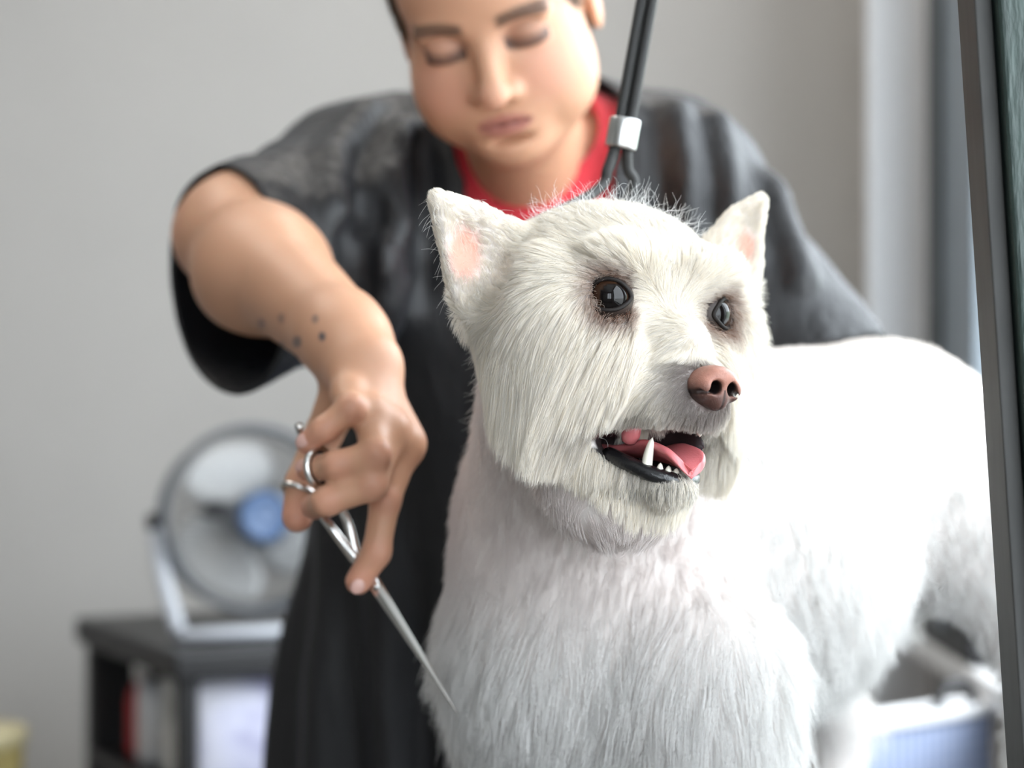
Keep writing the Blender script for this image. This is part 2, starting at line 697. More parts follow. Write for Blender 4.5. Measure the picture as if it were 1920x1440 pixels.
def leaning(name, px_top, w_px, y0, y1, m, parent, bevel, label=None):
    """a straight member leaning with the door leaf; px at image rows 0 and 1402"""
    d = 1.15
    k = (1916 - 1825) / 1402.0

    def xat(z, px):
        py = 720 + (CAM_H - z) * FPX / d
        return (px + k * py - 960) / FPX * d
    v = []
    for z in (0.02, 2.55):
        for px in (px_top, px_top + w_px):
            for y in (y0, y1):
                v.append((xat(z, px), y, z))
    f = [(0, 1, 3, 2), (4, 6, 7, 5), (0, 4, 5, 1), (2, 3, 7, 6), (0, 2, 6, 4), (1, 5, 7, 3)]
    me = mesh_from(name, v, f, smooth=False)
    bm = bmesh.new()
    bm.from_mesh(me)
    bmesh.ops.recalc_face_normals(bm, faces=bm.faces)
    if bevel:
        bmesh.ops.bevel(bm, geom=list(bm.edges), offset=bevel, segments=3, affect='EDGES', profile=.5)
    bm.to_mesh(me)
    bm.free()
    return put(name, me, m, parent, label)


leaning('edge_strip', 1825, 33, 1.148, 1.19, GREYST, door, .0012, 'worn grey edge strip')
leaning('seal', 1857, 6, 1.156, 1.185, DARKG, door, 0)
leaning('stile', 1862, 58, 1.138, 1.195, GREENP, door, .003, 'dark green chipped wooden stile')
leaning('stile', 2800, 60, 1.138, 1.195, GREENP, door, .003)
leaning('pane', 1919, 882, 1.163, 1.167, GLASS, door, 0)

# ceiling panels
LEDM = bpy.data.materials.new('led_diffuser')
LEDM.use_nodes = True
nb = LEDM.node_tree.nodes['Principled BSDF']
nb.inputs['Base Color'].default_value = (.9, .9, .9, 1)
nb.inputs['Emission Color'].default_value = (1.0, .93, .84, 1)
nb.inputs['Emission Strength'].default_value = 5.0
for lx, ly, tx_ in ((.15, 2.55, 'over the back of the room'), (-.9, 1.9, 'over the shelf side of the room')):
    ce = empty('ceiling_light', (lx, ly, ZC), 'square white ceiling light panel ' + tx_, 'light', 'ceiling light panels')
    for q in ((-.3, -.28, -.3, .3), (.28, .3, -.3, .3), (-.28, .28, -.3, -.28), (-.28, .28, .28, .3)):
        box('frame', (lx + q[0], ly + q[2], ZC - .03), (lx + q[1], ly + q[3], ZC - .0005), WHITE, ce, .001)
    box('diffuser', (lx - .278, ly - .278, ZC - .025), (lx + .278, ly + .278, ZC - .012), LEDM, ce, 0)
# ================================================================ DOG
O_H = P(1147, 575, 1.262)
YAW, ROLL = math.radians(35), math.radians(5.5)
F_ = np.array([math.sin(YAW), -math.cos(YAW), 0.0])
L_ = np.array([math.cos(YAW) * math.cos(ROLL), math.sin(YAW) * math.cos(ROLL), -math.sin(ROLL)])
U_ = np.cross(F_, L_) * -1
if U_[2] < 0:
    U_ = -U_
HR = np.stack([F_, L_, U_])            # rows: forward, dog's left, up


def H(f, l, u):
    """head coordinates in cm -> world"""
    return O_H + (F_ * f + L_ * l + U_ * u) * .01


def toH(p):
    return (np.asarray(p) - O_H) @ HR.T * 100


EYE_N, EYE_F = P(1142, 559, 1.199), P(1329, 590, 1.243)
dogE = empty('dog', (.14, 1.47, .79), 'white terrier with trimmed coat and open mouth standing on the grooming table', 'dog')
D = SDF((-.14, 1.10, .77), (.46, 1.80, 1.30), .0028)


def build_dog(D):
    cm = .01
    E = lambda f, l, u, r, k=.012, mode='add', R=HR: D.ell(H(f, l, u), np.array(r) * cm if not np.isscalar(r) else r * cm, R, k, mode)
    # trunk
    chest = np.array([.050, 1.405, 1.005])
    rump = np.array([.272, 1.60, 1.085])
    D.cone(chest + [.02, .02, .06], rump, .102, .094, k=.03)
    D.ell(chest + [.006, 0, -.015], (.098, .098, .120), k=.03)
    D.ell((.165, 1.50, 1.035), (.112, .112, .108), k=.04)
    D.ell(rump + [.012, .012, -.01], (.094, .094, .098), k=.03)
    # neck
    D.cone(H(-2.8, .3, -2.5), np.array([.047, 1.40, 1.065]), .058, .078, k=.02)
    # legs: front left, front right, hind left, hind right
    for a, b, c, r in (((.115, 1.345, .965), (.128, 1.345, .88), (.128, 1.338, .818), .046),
                       ((.020, 1.435, .965), (.018, 1.447, .88), (.014, 1.440, .818), .042)):
        D.chain([a, b, c], [.062, r, r * .86], k=.02)
        D.ell(np.array(c) + [-.006, -.008, -.006], (.040, .042, .022), k=.02)
    for a, b, c, d in (((.318, 1.55, 1.068), (.374, 1.562, .97), (.394, 1.585, .90), (.386, 1.578, .818)),
                       ((.232, 1.655, 1.04), (.215, 1.650, .945), (.258, 1.690, .885), (.248, 1.680, .818))):
        D.chain([a, b, c, d], [.068, .023, .019, .023], k=.02)
        D.ell(np.array(d) + [-.010, -.012, -.006], (.030, .032, .021), k=.02)
    # tail, hanging behind
    D.chain([rump + [.065, .065, .05], rump + [.10, .10, .01], rump + [.105, .105, -.05]], [.026, .02, .012], k=.012)
    # head
    E(-1.2, 0, -.3, (6.6, 7.7, 5.6), .02)
    E(.6, 0, 1.3, (4.7, 6.0, 3.9), .02)
    for s in (-1, 1):
        E(1.0, s * 4.5, -4.3, (4.3, 3.5, 4.8), .025)        # cheeks
        E(4.7, s * 2.9, 2.0, (1.5, 2.3, 1.25), .012)       # brows
        E(3.3, s * 3.9, -2.9, (2.0, 1.9, 2.4), .015)
        E(3.9, s * 4.75, -.2, (1.3, 1.1, 1.7), .008)
        E(1.8, s * 5.7, -.9, (3.0, 2.3, 3.2), .012)
        E(-1.5, s * 5.8, .4, (2.2, 2.0, 2.5), .012)
        E(4.4, s * 2.9, -4.3, (2.2, 1.7, 2.5), .02)
        E(6.5, s * 1.35, -5.6, (2.3, 1.45, 1.45), .010)    # upper lips
    D.cone(H(3.5, 0, -2.1), H(7.9, 0, -4.7), .027, .0170, k=.012)
    E(8.5, 0, -5.9, (.95, 1.25, 1.1), .007)
    E(5.4, 0, -2.0, (2.8, 1.4, 1.3), .01)                  # bridge
    # lower jaw and throat
    D.cone(H(2.0, 0, -8.8), H(6.5, 0, -10.35), .027, .0140, k=.012, flat=(U_, .72))
    E(1.0, 0, -10.0, (4.2, 4.4, 3.2), .02)
    E(2.2, 0, -11.9, (3.2, 3.2, 2.0), .015)
    # open mouth
    D.cone(H(3.6, -.5, -8.0), H(9.2, -.1, -8.35), .0195, .0160, k=.004, mode='sub', flat=(U_, .66))
    D.ell(H(5.0, -2.1, -8.05), np.array([1.7, 1.4, 1.05]) * cm, HR, .005, 'sub')
    D.ell(H(4.6, 2.0, -8.1), np.array([2.4, .45, 1.5]) * cm, HR, .003)
    # eye sockets
    for c in (EYE_N, EYE_F):
        D.ell(c, .0130, None, .003, 'sub')
    # ears: flat plates with a cupped face
    for tip, inner, outer, cupn in ((P(820, 372, 1.205), P(962, 432, 1.235), P(856, 556, 1.225), 1),
                                    (P(1424, 378, 1.335), P(1345, 436, 1.325), P(1416, 505, 1.33), 1)):
        base = (inner + outer) / 2
        ey = unit(tip - base)
        ex = unit((outer - inner) - ey * np.dot(outer - inner, ey))
        q = lambda p: (np.dot(p - base, ex), np.dot(p - base, ey))
        pin, pout, pt = q(inner), q(outer), q(tip)
        m1 = ((pin[0] * .50 + pt[0] * .50) - .004 * np.sign(pin[0]) * -1, pin[1] * .5 + pt[1] * .5)
        m2 = ((pout[0] * .5 + pt[0] * .5), pout[1] * .5 + pt[1] * .5)
        pts = [(pin[0] * 1.1, pin[1] - .02), (pout[0] * 1.05, pout[1] - .018), pout, m2, (pt[0] + .001, pt[1]), (pt[0] - .001, pt[1]), m1, pin]
        D.poly(base, ex, ey, pts, .0016, .0034, k=.014)
        n = np.cross(ex, ey)
        if np.dot(n, -base + [0, 0, CAM_H]) < 0:
            n = -n
        cc = base * .64 + tip * .36 + n * .0125
        D.ell(cc, (.016 if cupn else .012, .022, .0125), np.stack([ex, ey, n]), .004, 'sub')
    return


build_dog(D)
D.d = np.maximum(D.d, (.7925 - D.ax[2])[None, None, :].astype(np.float32))
DV, DQ = D.nets()
DV = laplace(DV, DQ, 1, .4)
DN = vnormals(DV, DQ)
hv = toH(DV)


def ear_pink(p):
    c1 = P(874, 474, 1.21)
    c2 = P(1397, 462, 1.325)
    d1 = np.linalg.norm((p - c1) / [.0125, .03, .019], axis=1)
    d2 = np.linalg.norm((p - c2) / [.008, .03, .013], axis=1)
    return np.maximum(1 - sstep(.55, 1.15, d1), 1 - sstep(.55, 1.15, d2))


def mouth_in(h):
    """inside of the mouth and dark lips, head cm"""
    a = (h[:, 2] < -6.35) & (h[:, 2] > -9.6) & (h[:, 0] > 1.5)
    return a


base = np.tile(np.array([.80, .745, .715]), (len(DV), 1))
de = np.minimum(np.linalg.norm(DV - EYE_N, axis=1), np.linalg.norm(DV - EYE_F, axis=1))
dark = 1 - sstep(.0160, .0190, de)
base = base * (1 - dark[:, None]) + np.array([.05, .028, .02]) * dark[:, None]
t_ = (1 - sstep(.012, .019, np.linalg.norm(DV - P(1344, 727, 1.178) + F_ * .006, axis=1)))[:, None]
base = base * (1 - t_) + np.array([.10, .06, .052]) * t_
pk = ear_pink(DV)[:, None]
base = base * (1 - pk) + np.array([.66, .33, .25]) * pk
# mouth lining: everything that lies in the opening
nh = DN @ HR.T


def in_mouth(hv, grow_=1.0):
    tt = np.clip((hv[:, 0] - 3.6) / 5.6, 0, 1)
    q_ = hv - np.stack([3.6 + tt * 5.6, -.5 + .4 * tt, -8.0 - .35 * tt], 1)
    c_ = np.sqrt(q_[:, 0] ** 2 + q_[:, 1] ** 2 + (q_[:, 2] / .66) ** 2) < ((1.95 - .35 * tt) * 1.12 + .06) * grow_
    c_ |= np.linalg.norm((hv - np.array([5.0, -2.1, -8.05])) / [1.7, 1.4, 1.05], axis=1) < 1.14 * grow_
    c_ |= np.linalg.norm((hv - np.array([4.6, 2.0, -8.1])) / [2.4, .45, 1.5], axis=1) < 1.2
    return c_


def lip_inside(hv, nh):
    return (hv[:, 1] * nh[:, 1] < -.1) & (hv[:, 2] < -5.9) & (hv[:, 2] > -9.2) & (hv[:, 0] > 3.6)


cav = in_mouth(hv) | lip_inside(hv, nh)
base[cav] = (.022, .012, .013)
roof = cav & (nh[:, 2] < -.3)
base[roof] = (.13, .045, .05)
lip = (hv[:, 0] > 3.6) & (hv[:, 2] < -8.6) & (hv[:, 2] > -10.5 + .25 * vnoise(DV * 300, 8)) & (np.abs(hv[:, 1]) < 4.2)
base[lip] = (.014, .012, .012)
SKINM = mat('dog_skin', rough=.6, attr='Col', sss=.0)
me = fast_mesh('dog_body', DV, DQ)
vcol(me, base)
DOGB = put('body', me, SKINM, dogE)

# ---------------- eyes
EYEM = bpy.data.materials.new('dog_eye')
EYEM.use_nodes = True
nt = EYEM.node_tree
b_ = nt.nodes['Principled BSDF']
b_.inputs['Roughness'].default_value = .06
b_.inputs['Specular IOR Level'].default_value = .22
b_.inputs['Coat Weight'].default_value = .12
b_.inputs['Coat Roughness'].default_value = .02
b_.inputs['Base Color'].default_value = (.05, .02, .01, 1)
a_ = nt.nodes.new('ShaderNodeAttribute')
a_.attribute_name = 'Col'
nt.links.new(a_.outputs['Color'], b_.inputs['Base Color'])
LIDM = mat('dog_eyelid', (.012, .009, .008), .55, spec=.2)


def dog_eye(c, look, facing, w, h, roll):
    """eyeball with iris colours by angle from the gaze + almond lid ring"""
    r = .0124
    bm = bmesh.new()
    bmesh.ops.create_uvsphere(bm, u_segments=48, v_segments=32, radius=r)
    me = bpy.data.meshes.new('eyeball')
    bm.to_mesh(me)
    bm.free()
    n = len(me.vertices)
    co = np.empty(n * 3, np.float32)
    me.vertices.foreach_get('co', co)
    co = co.reshape(-1, 3).astype(float)
    g = unit(look)
    ang = np.degrees(np.arccos(np.clip(unit(co) @ g, -1, 1)))
    c_ = np.zeros((n, 3))
    pup, iri, lim = np.array([.004, .003, .003]), np.array([.034, .016, .009]), np.array([.010, .006, .005])
    c_[:] = np.array([.62, .55, .50])
    c_[ang < 74] = lim
    c_[ang < 64] = iri
    c_[ang < 38] = pup
    # cornea bulge
    co *= (1 + .06 * (1 - sstep(25, 58, ang)))[:, None]
    me.vertices.foreach_set('co', (co + c).astype(np.float32).ravel())
    vcol(me, c_)
    me.shade_smooth()
    o = put('eye', me, EYEM, dogE)
    # lids: almond loop lying on the ball
    fz_ = unit(facing)
    sx = unit(np.cross([0, 0, 1], fz_))
    sy = np.cross(fz_, sx)
    sx, sy = sx * math.cos(roll) + sy * math.sin(roll), -sx * math.sin(roll) + sy * math.cos(roll)
    outer = []
    for a in np.linspace(0, 2 * math.pi, 40, endpoint=False):
        x = w * math.cos(a)
        y = h * math.copysign(abs(math.sin(a)) ** 1.0, math.sin(a)) * (1 - .25 * (abs(math.cos(a)) ** 3))
        d = sx * x + sy * y
        z = math.sqrt(max((r * 1.09) ** 2 - x * x - y * y, 0.0)) if x * x + y * y < (r * 1.09) ** 2 else 0
        outer.append(c + d + fz_ * z)
    tube('eyelid', outer, .0013, LIDM, dogE, closed=True, seg=10)
    # lid skin rolling from the rim back under the fur
    v, f = [], []
    k = len(outer)
    for s in range(5):
        q = s / 4
        for p in outer:
            d = p - c
            z0 = np.dot(d, fz_)
            rad = unit(d - fz_ * z0)
            th0 = math.atan2(np.linalg.norm(d - fz_ * z0), z0)
            th_ = th0 + (math.radians(88) - th0) * q
            rr = np.linalg.norm(d) + (.0140 - np.linalg.norm(d)) * q
            v.append(c + fz_ * rr * math.cos(th_) + rad * rr * math.sin(th_))
    for s in range(4):
        for j in range(k):
            j2 = (j + 1) % k
            f.append((s * k + j, s * k + j2, (s + 1) * k + j2, (s + 1) * k + j))
    put('eye_rim', mesh_from('eye_rim', v, f), mat('dog_lid_skin', (.028, .017, .013), .5), dogE)
    return o


fn_ = unit(F_ * .72 - L_ * .62 + U_ * .10)
ff_ = unit(F_ * .80 + L_ * .50 + U_ * .10)
dog_eye(EYE_N, unit(F_ * .92 - L_ * .40 - U_ * .03), fn_, .0125, .0090, math.radians(-4))
dog_eye(EYE_F, unit(F_ * .97 - L_ * .12 + U_ * .05), ff_, .0118, .0088, math.radians(4))

# ---------------- nose
NO = P(1344, 727, 1.178)
NS = SDF(NO - .026, NO + .026, .0006)
nE = lambda f, l, u, r, k=.003, mode='add': NS.ell(NO + (F_ * f + L_ * l + U_ * u) * .01, np.array(r) * .01, HR, k, mode)
nE(-.55, 0, .05, (1.25, 1.45, 1.18), .003)
nE(.10, 0, .55, (.75, 1.05, .60), .004)
for s in (-1, 1):
    nE(-.10, s * .92, -.05, (.85, .62, .70), .0025)
nE(.05, 0, -.55, (.70, .62, .75), .003)
for s in (-1, 1):
    NS.cone(NO + (F_ * .75 + L_ * s * .58 + U_ * -.05) * .01, NO + (F_ * .0 + L_ * s * .55 + U_ * .0) * .01, .0042, .0025, k=.0015, mode='sub')
    NS.cone(NO + (F_ * .70 + L_ * s * .66 + U_ * -.22) * .01, NO + (F_ * .05 + L_ * s * 1.55 + U_ * -.36) * .01, .0019, .0011, k=.0012, mode='sub')
NS.cone(NO + (F_ * .82 + U_ * -.15) * .01, NO + (F_ * .62 + U_ * -1.6) * .01, .0003, .0012, k=.0018, mode='sub')
v, q = NS.nets()
v = laplace(v, q, 1, .4)
hn = (v - NO) @ HR.T * 100
cN = np.tile(np.array([.30, .135, .098]), (len(v), 1))
t_ = sstep(.25, -.75, hn[:, 2])[:, None] * .9
cN = cN * (1 - t_) + np.array([.070, .036, .030]) * t_
t_ = (sstep(.7, 1.6, np.abs(hn[:, 1])) * sstep(.5, -.4, hn[:, 2]))[:, None] * .6
cN = cN * (1 - t_) + np.array([.06, .032, .028]) * t_
al_ = np.abs(hn[:, 1])
dn = np.hypot(al_ - .57, hn[:, 2] + .03)
t_ = (1 - sstep(.34, .46, dn))[:, None] * (hn[:, 0] < .66)[:, None]
cN = cN * (1 - t_) + np.array([.006, .004, .004]) * t_
tq = np.clip((al_ - .66) / .89, 0, 1)
ds = np.hypot(al_ - (.66 + .89 * tq), hn[:, 2] - (-.22 - .14 * tq))
t_ = (.85 * (1 - sstep(.10, .22, ds)))[:, None] * (hn[:, 0] < .80 - .5 * tq)[:, None]
cN = cN * (1 - t_) + np.array([.012, .007, .006]) * t_
t_ = (.8 * (1 - sstep(.04, .12, al_)) * (hn[:, 2] < -.15))[:, None]
cN = cN * (1 - t_) + np.array([.015, .009, .008]) * t_
cN *= (1 + .12 * vnoise(v * 900, 2))[:, None]
me = fast_mesh('nose', v, q)
vcol(me, cN)
put('nose', me, mat('dog_nose', rough=.42, spec=.35, attr='Col', bump=(1500., .35, .0006)), dogE, 'brown leathery nose')

# ---------------- mouth
TONG = mat('tongue', (.56, .155, .165), .28, sss=.12, bump=(900., .25, .0006))
TOOTH = mat('tooth', (.80, .76, .66), .25)
GUM = mat('gum', (.42, .13, .12), .35)
LIPM = mat('black_lip', (.010, .010, .011), .22, bump=(700., .4, .0006))


def tongue():
    n, k = 26, 15
    v, f = [], []
    path = spline([H(1.5, 0, -8.6), H(4.0, .0, -8.8), H(6.0, .05, -9.0), H(7.4, .15, -9.35), H(8.3, .2, -9.85)], 7)[:n + 3]
    n = len(path)
    for i in range(n):
        s = i / (n - 1)
        wd = .0165 * math.sqrt(max(1 - max(0, (s - .62) / .38) ** 2.4, 0)) + .0006
        for j in range(k):
            w_ = j / (k - 1) * 2 - 1
            cup = .0090 * abs(w_) ** 1.7 * sstep(.1, .5, s) * (1 - .35 * sstep(.75, 1.0, s))
            v.append(path[i] + L_ * wd * w_ * .95 + U_ * (cup * min(1, wd / .012) - .0014 * math.exp(-(w_ / .14) ** 2)))
    for i in range(n - 1):
        for j in range(k - 1):
            f.append((i * k + j, i * k + j + 1, (i + 1) * k + j + 1, (i + 1) * k + j))
    o = put('tongue', mesh_from('tongue', v, f), TONG, dogE, 'pink cupped tongue')
    m = o.modifiers.new('s', 'SOLIDIFY')
    m.thickness = .0042
    m.offset = -1
    m2 = o.modifiers.new('u', 'SUBSURF')
    m2.levels = m2.render_levels = 1


tongue()


def toothm(base, tipp, r, curve=0.0):
    pts = [base + (tipp - base) * s + F_ * curve * .01 * math.sin(s * math.pi) for s in np.linspace(0, 1, 9)]
    rad = [r * (1 - .12 * s) * math.sqrt(max(1 - s ** 2.6, .002)) for s in np.linspace(0, 1, 9)]
    tube('tooth', pts, rad, TOOTH, dogE, seg=12)


toothm(H(6.35, -1.55, -9.75), H(6.75, -1.60, -7.75), .0033, -.08)
toothm(H(6.25, 1.5, -9.75), H(6.5, 1.6, -8.1), .0031, -.08)
for f_, l_, hh in ((7.05, -1.10, .72), (7.3, -.7, .6), (7.45, -.25, .5), (7.45, .25, .5), (7.3, .7, .55)):
    toothm(H(f_ - .1, l_, -9.95), H(f_, l_ * 1.02, -9.85 + hh), .0024)
for f_, l_ in ((7.7, .95),):
    toothm(H(f_, l_, -6.5), H(f_ + .1, l_, -7.5), .0026)
# lower lip and gum following the jaw arc
arc = lambda w_, f0, u0, du: [H(f0 + 4.1 * math.cos(a) ** .8 if math.cos(a) > 0 else f0, w_ * math.sin(a), u0 + du * math.cos(a)) for a in np.linspace(-1.5, 1.5, 29)]
tube('gum', arc(1.95, 3.2, -8.9, -1.05), .0032, GUM, dogE, flat=1.2)
tube('lower_lip', arc(2.35, 3.3, -8.75, -1.30), .0045, LIPM, dogE, flat=1.25, label='black wet lower lip')
# pink fold at the corner of the mouth
for s in (-1,):
    put('cheek_fold', lathe_mesh('cheek_fold', [(.001, -.008), (.004, -.0065), (.0056, -.002), (.005, .004), (.002, .009)], H(5.2, s * 1.9, -7.45), U_ * 1 + F_ * .35, 16), TONG, dogE)
# ================================================================ FUR
def tri_sample(v, q, n, wfun):
    t = np.vstack([q[:, [0, 1, 2]], q[:, [0, 2, 3]]])
    a, b, c = v[t[:, 0]], v[t[:, 1]], v[t[:, 2]]
    ar = .5 * np.linalg.norm(np.cross(b - a, c - a), axis=1)
    w_ = ar * wfun((a + b + c) / 3)
    cs = np.cumsum(w_)
    idx = np.searchsorted(cs, RNG.random(n) * cs[-1])
    idx = np.clip(idx, 0, len(t) - 1)
    r1, r2 = np.sqrt(RNG.random(n))[:, None], RNG.random(n)[:, None]
    p = (1 - r1) * a[idx] + r1 * (1 - r2) * b[idx] + r1 * r2 * c[idx]
    return p


def hair_object(name, pts, rad_root, rad_tip, colr, parent, m):
    """pts (n, k, 3)"""
    n, k, _ = pts.shape
    cu = bpy.data.hair_curves.new(name)
    cu.add_curves([k] * n)
    cu.attributes['position'].data.foreach_set('vector', np.ascontiguousarray(pts, np.float32).ravel()) if 'position' in cu.attributes else None
    ra = cu.attributes.get('radius') or cu.attributes.new('radius', 'FLOAT', 'POINT')
    s = np.linspace(0, 1, k)[None, :]
    rr = (rad_root[:, None] * (1 - s) ** .8 + rad_tip[:, None] * s).astype(np.float32)
    ra.data.foreach_set('value', rr.ravel())
    ca = cu.attributes.new('tint', 'FLOAT_COLOR', 'CURVE')
    c4 = np.ones((n, 4), np.float32)
    c4[:, :3] = colr
    ca.data.foreach_set('color', c4.ravel())
    cu.materials.append(m)
    o = bpy.data.objects.new(name, cu)
    COL.objects.link(o)
    o.parent = parent
    bpy.context.view_layer.update()
    o.matrix_parent_inverse = parent.matrix_world.inverted()
    o['kind'] = 'stuff'
    return o


FUR = bpy.data.materials.new('white_fur')
FUR.use_nodes = True
nt = FUR.node_tree
nt.nodes.remove(nt.nodes['Principled BSDF'])
at = nt.nodes.new('ShaderNodeAttribute')
at.attribute_name = 'tint'
df = nt.nodes.new('ShaderNodeBsdfDiffuse')
tr = nt.nodes.new('ShaderNodeBsdfTranslucent')
gl = nt.nodes.new('ShaderNodeBsdfGlossy')
gl.inputs['Roughness'].default_value = .5
gl.inputs['Color'].default_value = (1, 1, 1, 1)
m1 = nt.nodes.new('ShaderNodeMixShader')
m1.inputs[0].default_value = .38
m2 = nt.nodes.new('ShaderNodeMixShader')
m2.inputs[0].default_value = .045
nt.links.new(at.outputs['Color'], df.inputs['Color'])
nt.links.new(at.outputs['Color'], tr.inputs['Color'])
nt.links.new(df.outputs[0], m1.inputs[1])
nt.links.new(tr.outputs[0], m1.inputs[2])
nt.links.new(m1.outputs[0], m2.inputs[1])
nt.links.new(gl.outputs[0], m2.inputs[2])
nt.links.new(m2.outputs[0], nt.nodes['Material Output'].inputs['Surface'])


def grow(p, n, L, d0, down, k, fluff, wob, clump, cl_n, droop=0.0, jit=.12, field=None):
    """root points, normals, lengths, first directions, per-strand pull-down, k points per strand"""
    fd = field or D
    N = len(p)
    out = np.empty((N, k, 3))
    cur = p - n * .0006
    out[:, 0] = cur
    d = unit(d0 + jit * RNG.normal(size=(N, 3)))
    lay = fluff * (RNG.random(N) ** 1.3)
    G = np.array([0, 0, -1.0])
    wv = RNG.normal(size=(N, 3))
    for s in range(1, k):
        fr = s / (k - 1)
        d = unit(d + G * (down * .9 / k)[:, None] + wv * (wob / k) * math.sin(fr * 5) + RNG.normal(size=(N, 3)) * (wob * .25))
        cur = cur + d * (L / (k - 1))[:, None]
        sd = fd.sample(cur)
        need = .0004 + lay * min(1.0, fr * 2.0)
        bad = sd < need
        if bad.any():
            g = fd.grad(cur[bad])
            mv = (need - sd)[bad]
            cur[bad] += g * np.clip(mv, 0, .004)[:, None]
            db = d[bad]
            dn = (db * g).sum(1, keepdims=True)
            d[bad] = unit(db - g * np.minimum(dn, 0))
        out[:, s] = cur
    if clump > 0:
        gi = RNG.choice(N, max(1, N // cl_n), replace=False)
        kd = KDTree(len(gi))
        for i, j in enumerate(gi):
            kd.insert(p[j], i)
        kd.balance()
        near = gi[np.array([kd.find(x)[1] for x in p])]
        cs = clump * (np.linspace(0, 1, k) ** 1.15)
        amt = RNG.random(N) * .5 + .5
        # match arc-length on the guide
        tgt = out[near]
        off = (L / L[near])[:, None] * np.linspace(0, k - 1, k)[None, :]
        off = np.clip(off, 0, k - 1.001)
        i0 = off.astype(int)
        fr = (off - i0)[:, :, None]
        ar = np.arange(N)[:, None]
        tg = tgt[ar, i0] * (1 - fr) + tgt[ar, np.minimum(i0 + 1, k - 1)] * fr
        w_ = (cs[None, :] * amt[:, None])[:, :, None]
        out = out * (1 - w_) + tg * w_
    return out


B_ = unit(np.array([.222, .195, .05]))          # chest to rump
cavity = lambda h: in_mouth(h, 1.0)


def lower_edge(h):
    """height (head cm) of the trimmed border between face and neck"""
    return np.clip(-5.6 - .78 * (h[:, 0] + 3.2), -13.2, -4.6)


def is_head(p):
    h = toH(p)
    r = np.sqrt(h[:, 0] ** 2 + h[:, 1] ** 2)
    return (h[:, 2] > lower_edge(h)) & (r < 14) & (h[:, 0] > -5.5 - .0 * h[:, 2])


def eye_d(p):
    return np.minimum(np.linalg.norm(p - EYE_N, axis=1), np.linalg.norm(p - EYE_F, axis=1)) * 100


def nose_d(p):
    return np.linalg.norm((p - (NO - F_ * .006)), axis=1) * 100


def head_w(p):
    h = toH(p)
    w_ = is_head(p).astype(float)
    e = eye_d(p)
    w_ *= sstep(1.36, 1.52, e)
    w_ *= 1 - .93 * ear_pink(p)
    w_[cavity(h)] = 0
    w_[lip_inside(h, D.grad(p) @ HR.T)] = 0
    w_[nose_d(p) < 1.30] = 0
    # face the hair where the picture is sharpest
    w_ *= 1 + .8 * (h[:, 0] > 3)
    return w_


def body_w(p):
    h = toH(p)
    w_ = (~is_head(p)).astype(float)
    w_ *= np.where(p[:, 2] < .80, .3, 1)
    hid = (p[:, 1] > 1.62)
    w_ *= np.where(hid, .5, 1)
    w_ *= np.where(p[:, 1] < 1.42, 1.5, 1.0)
    return w_


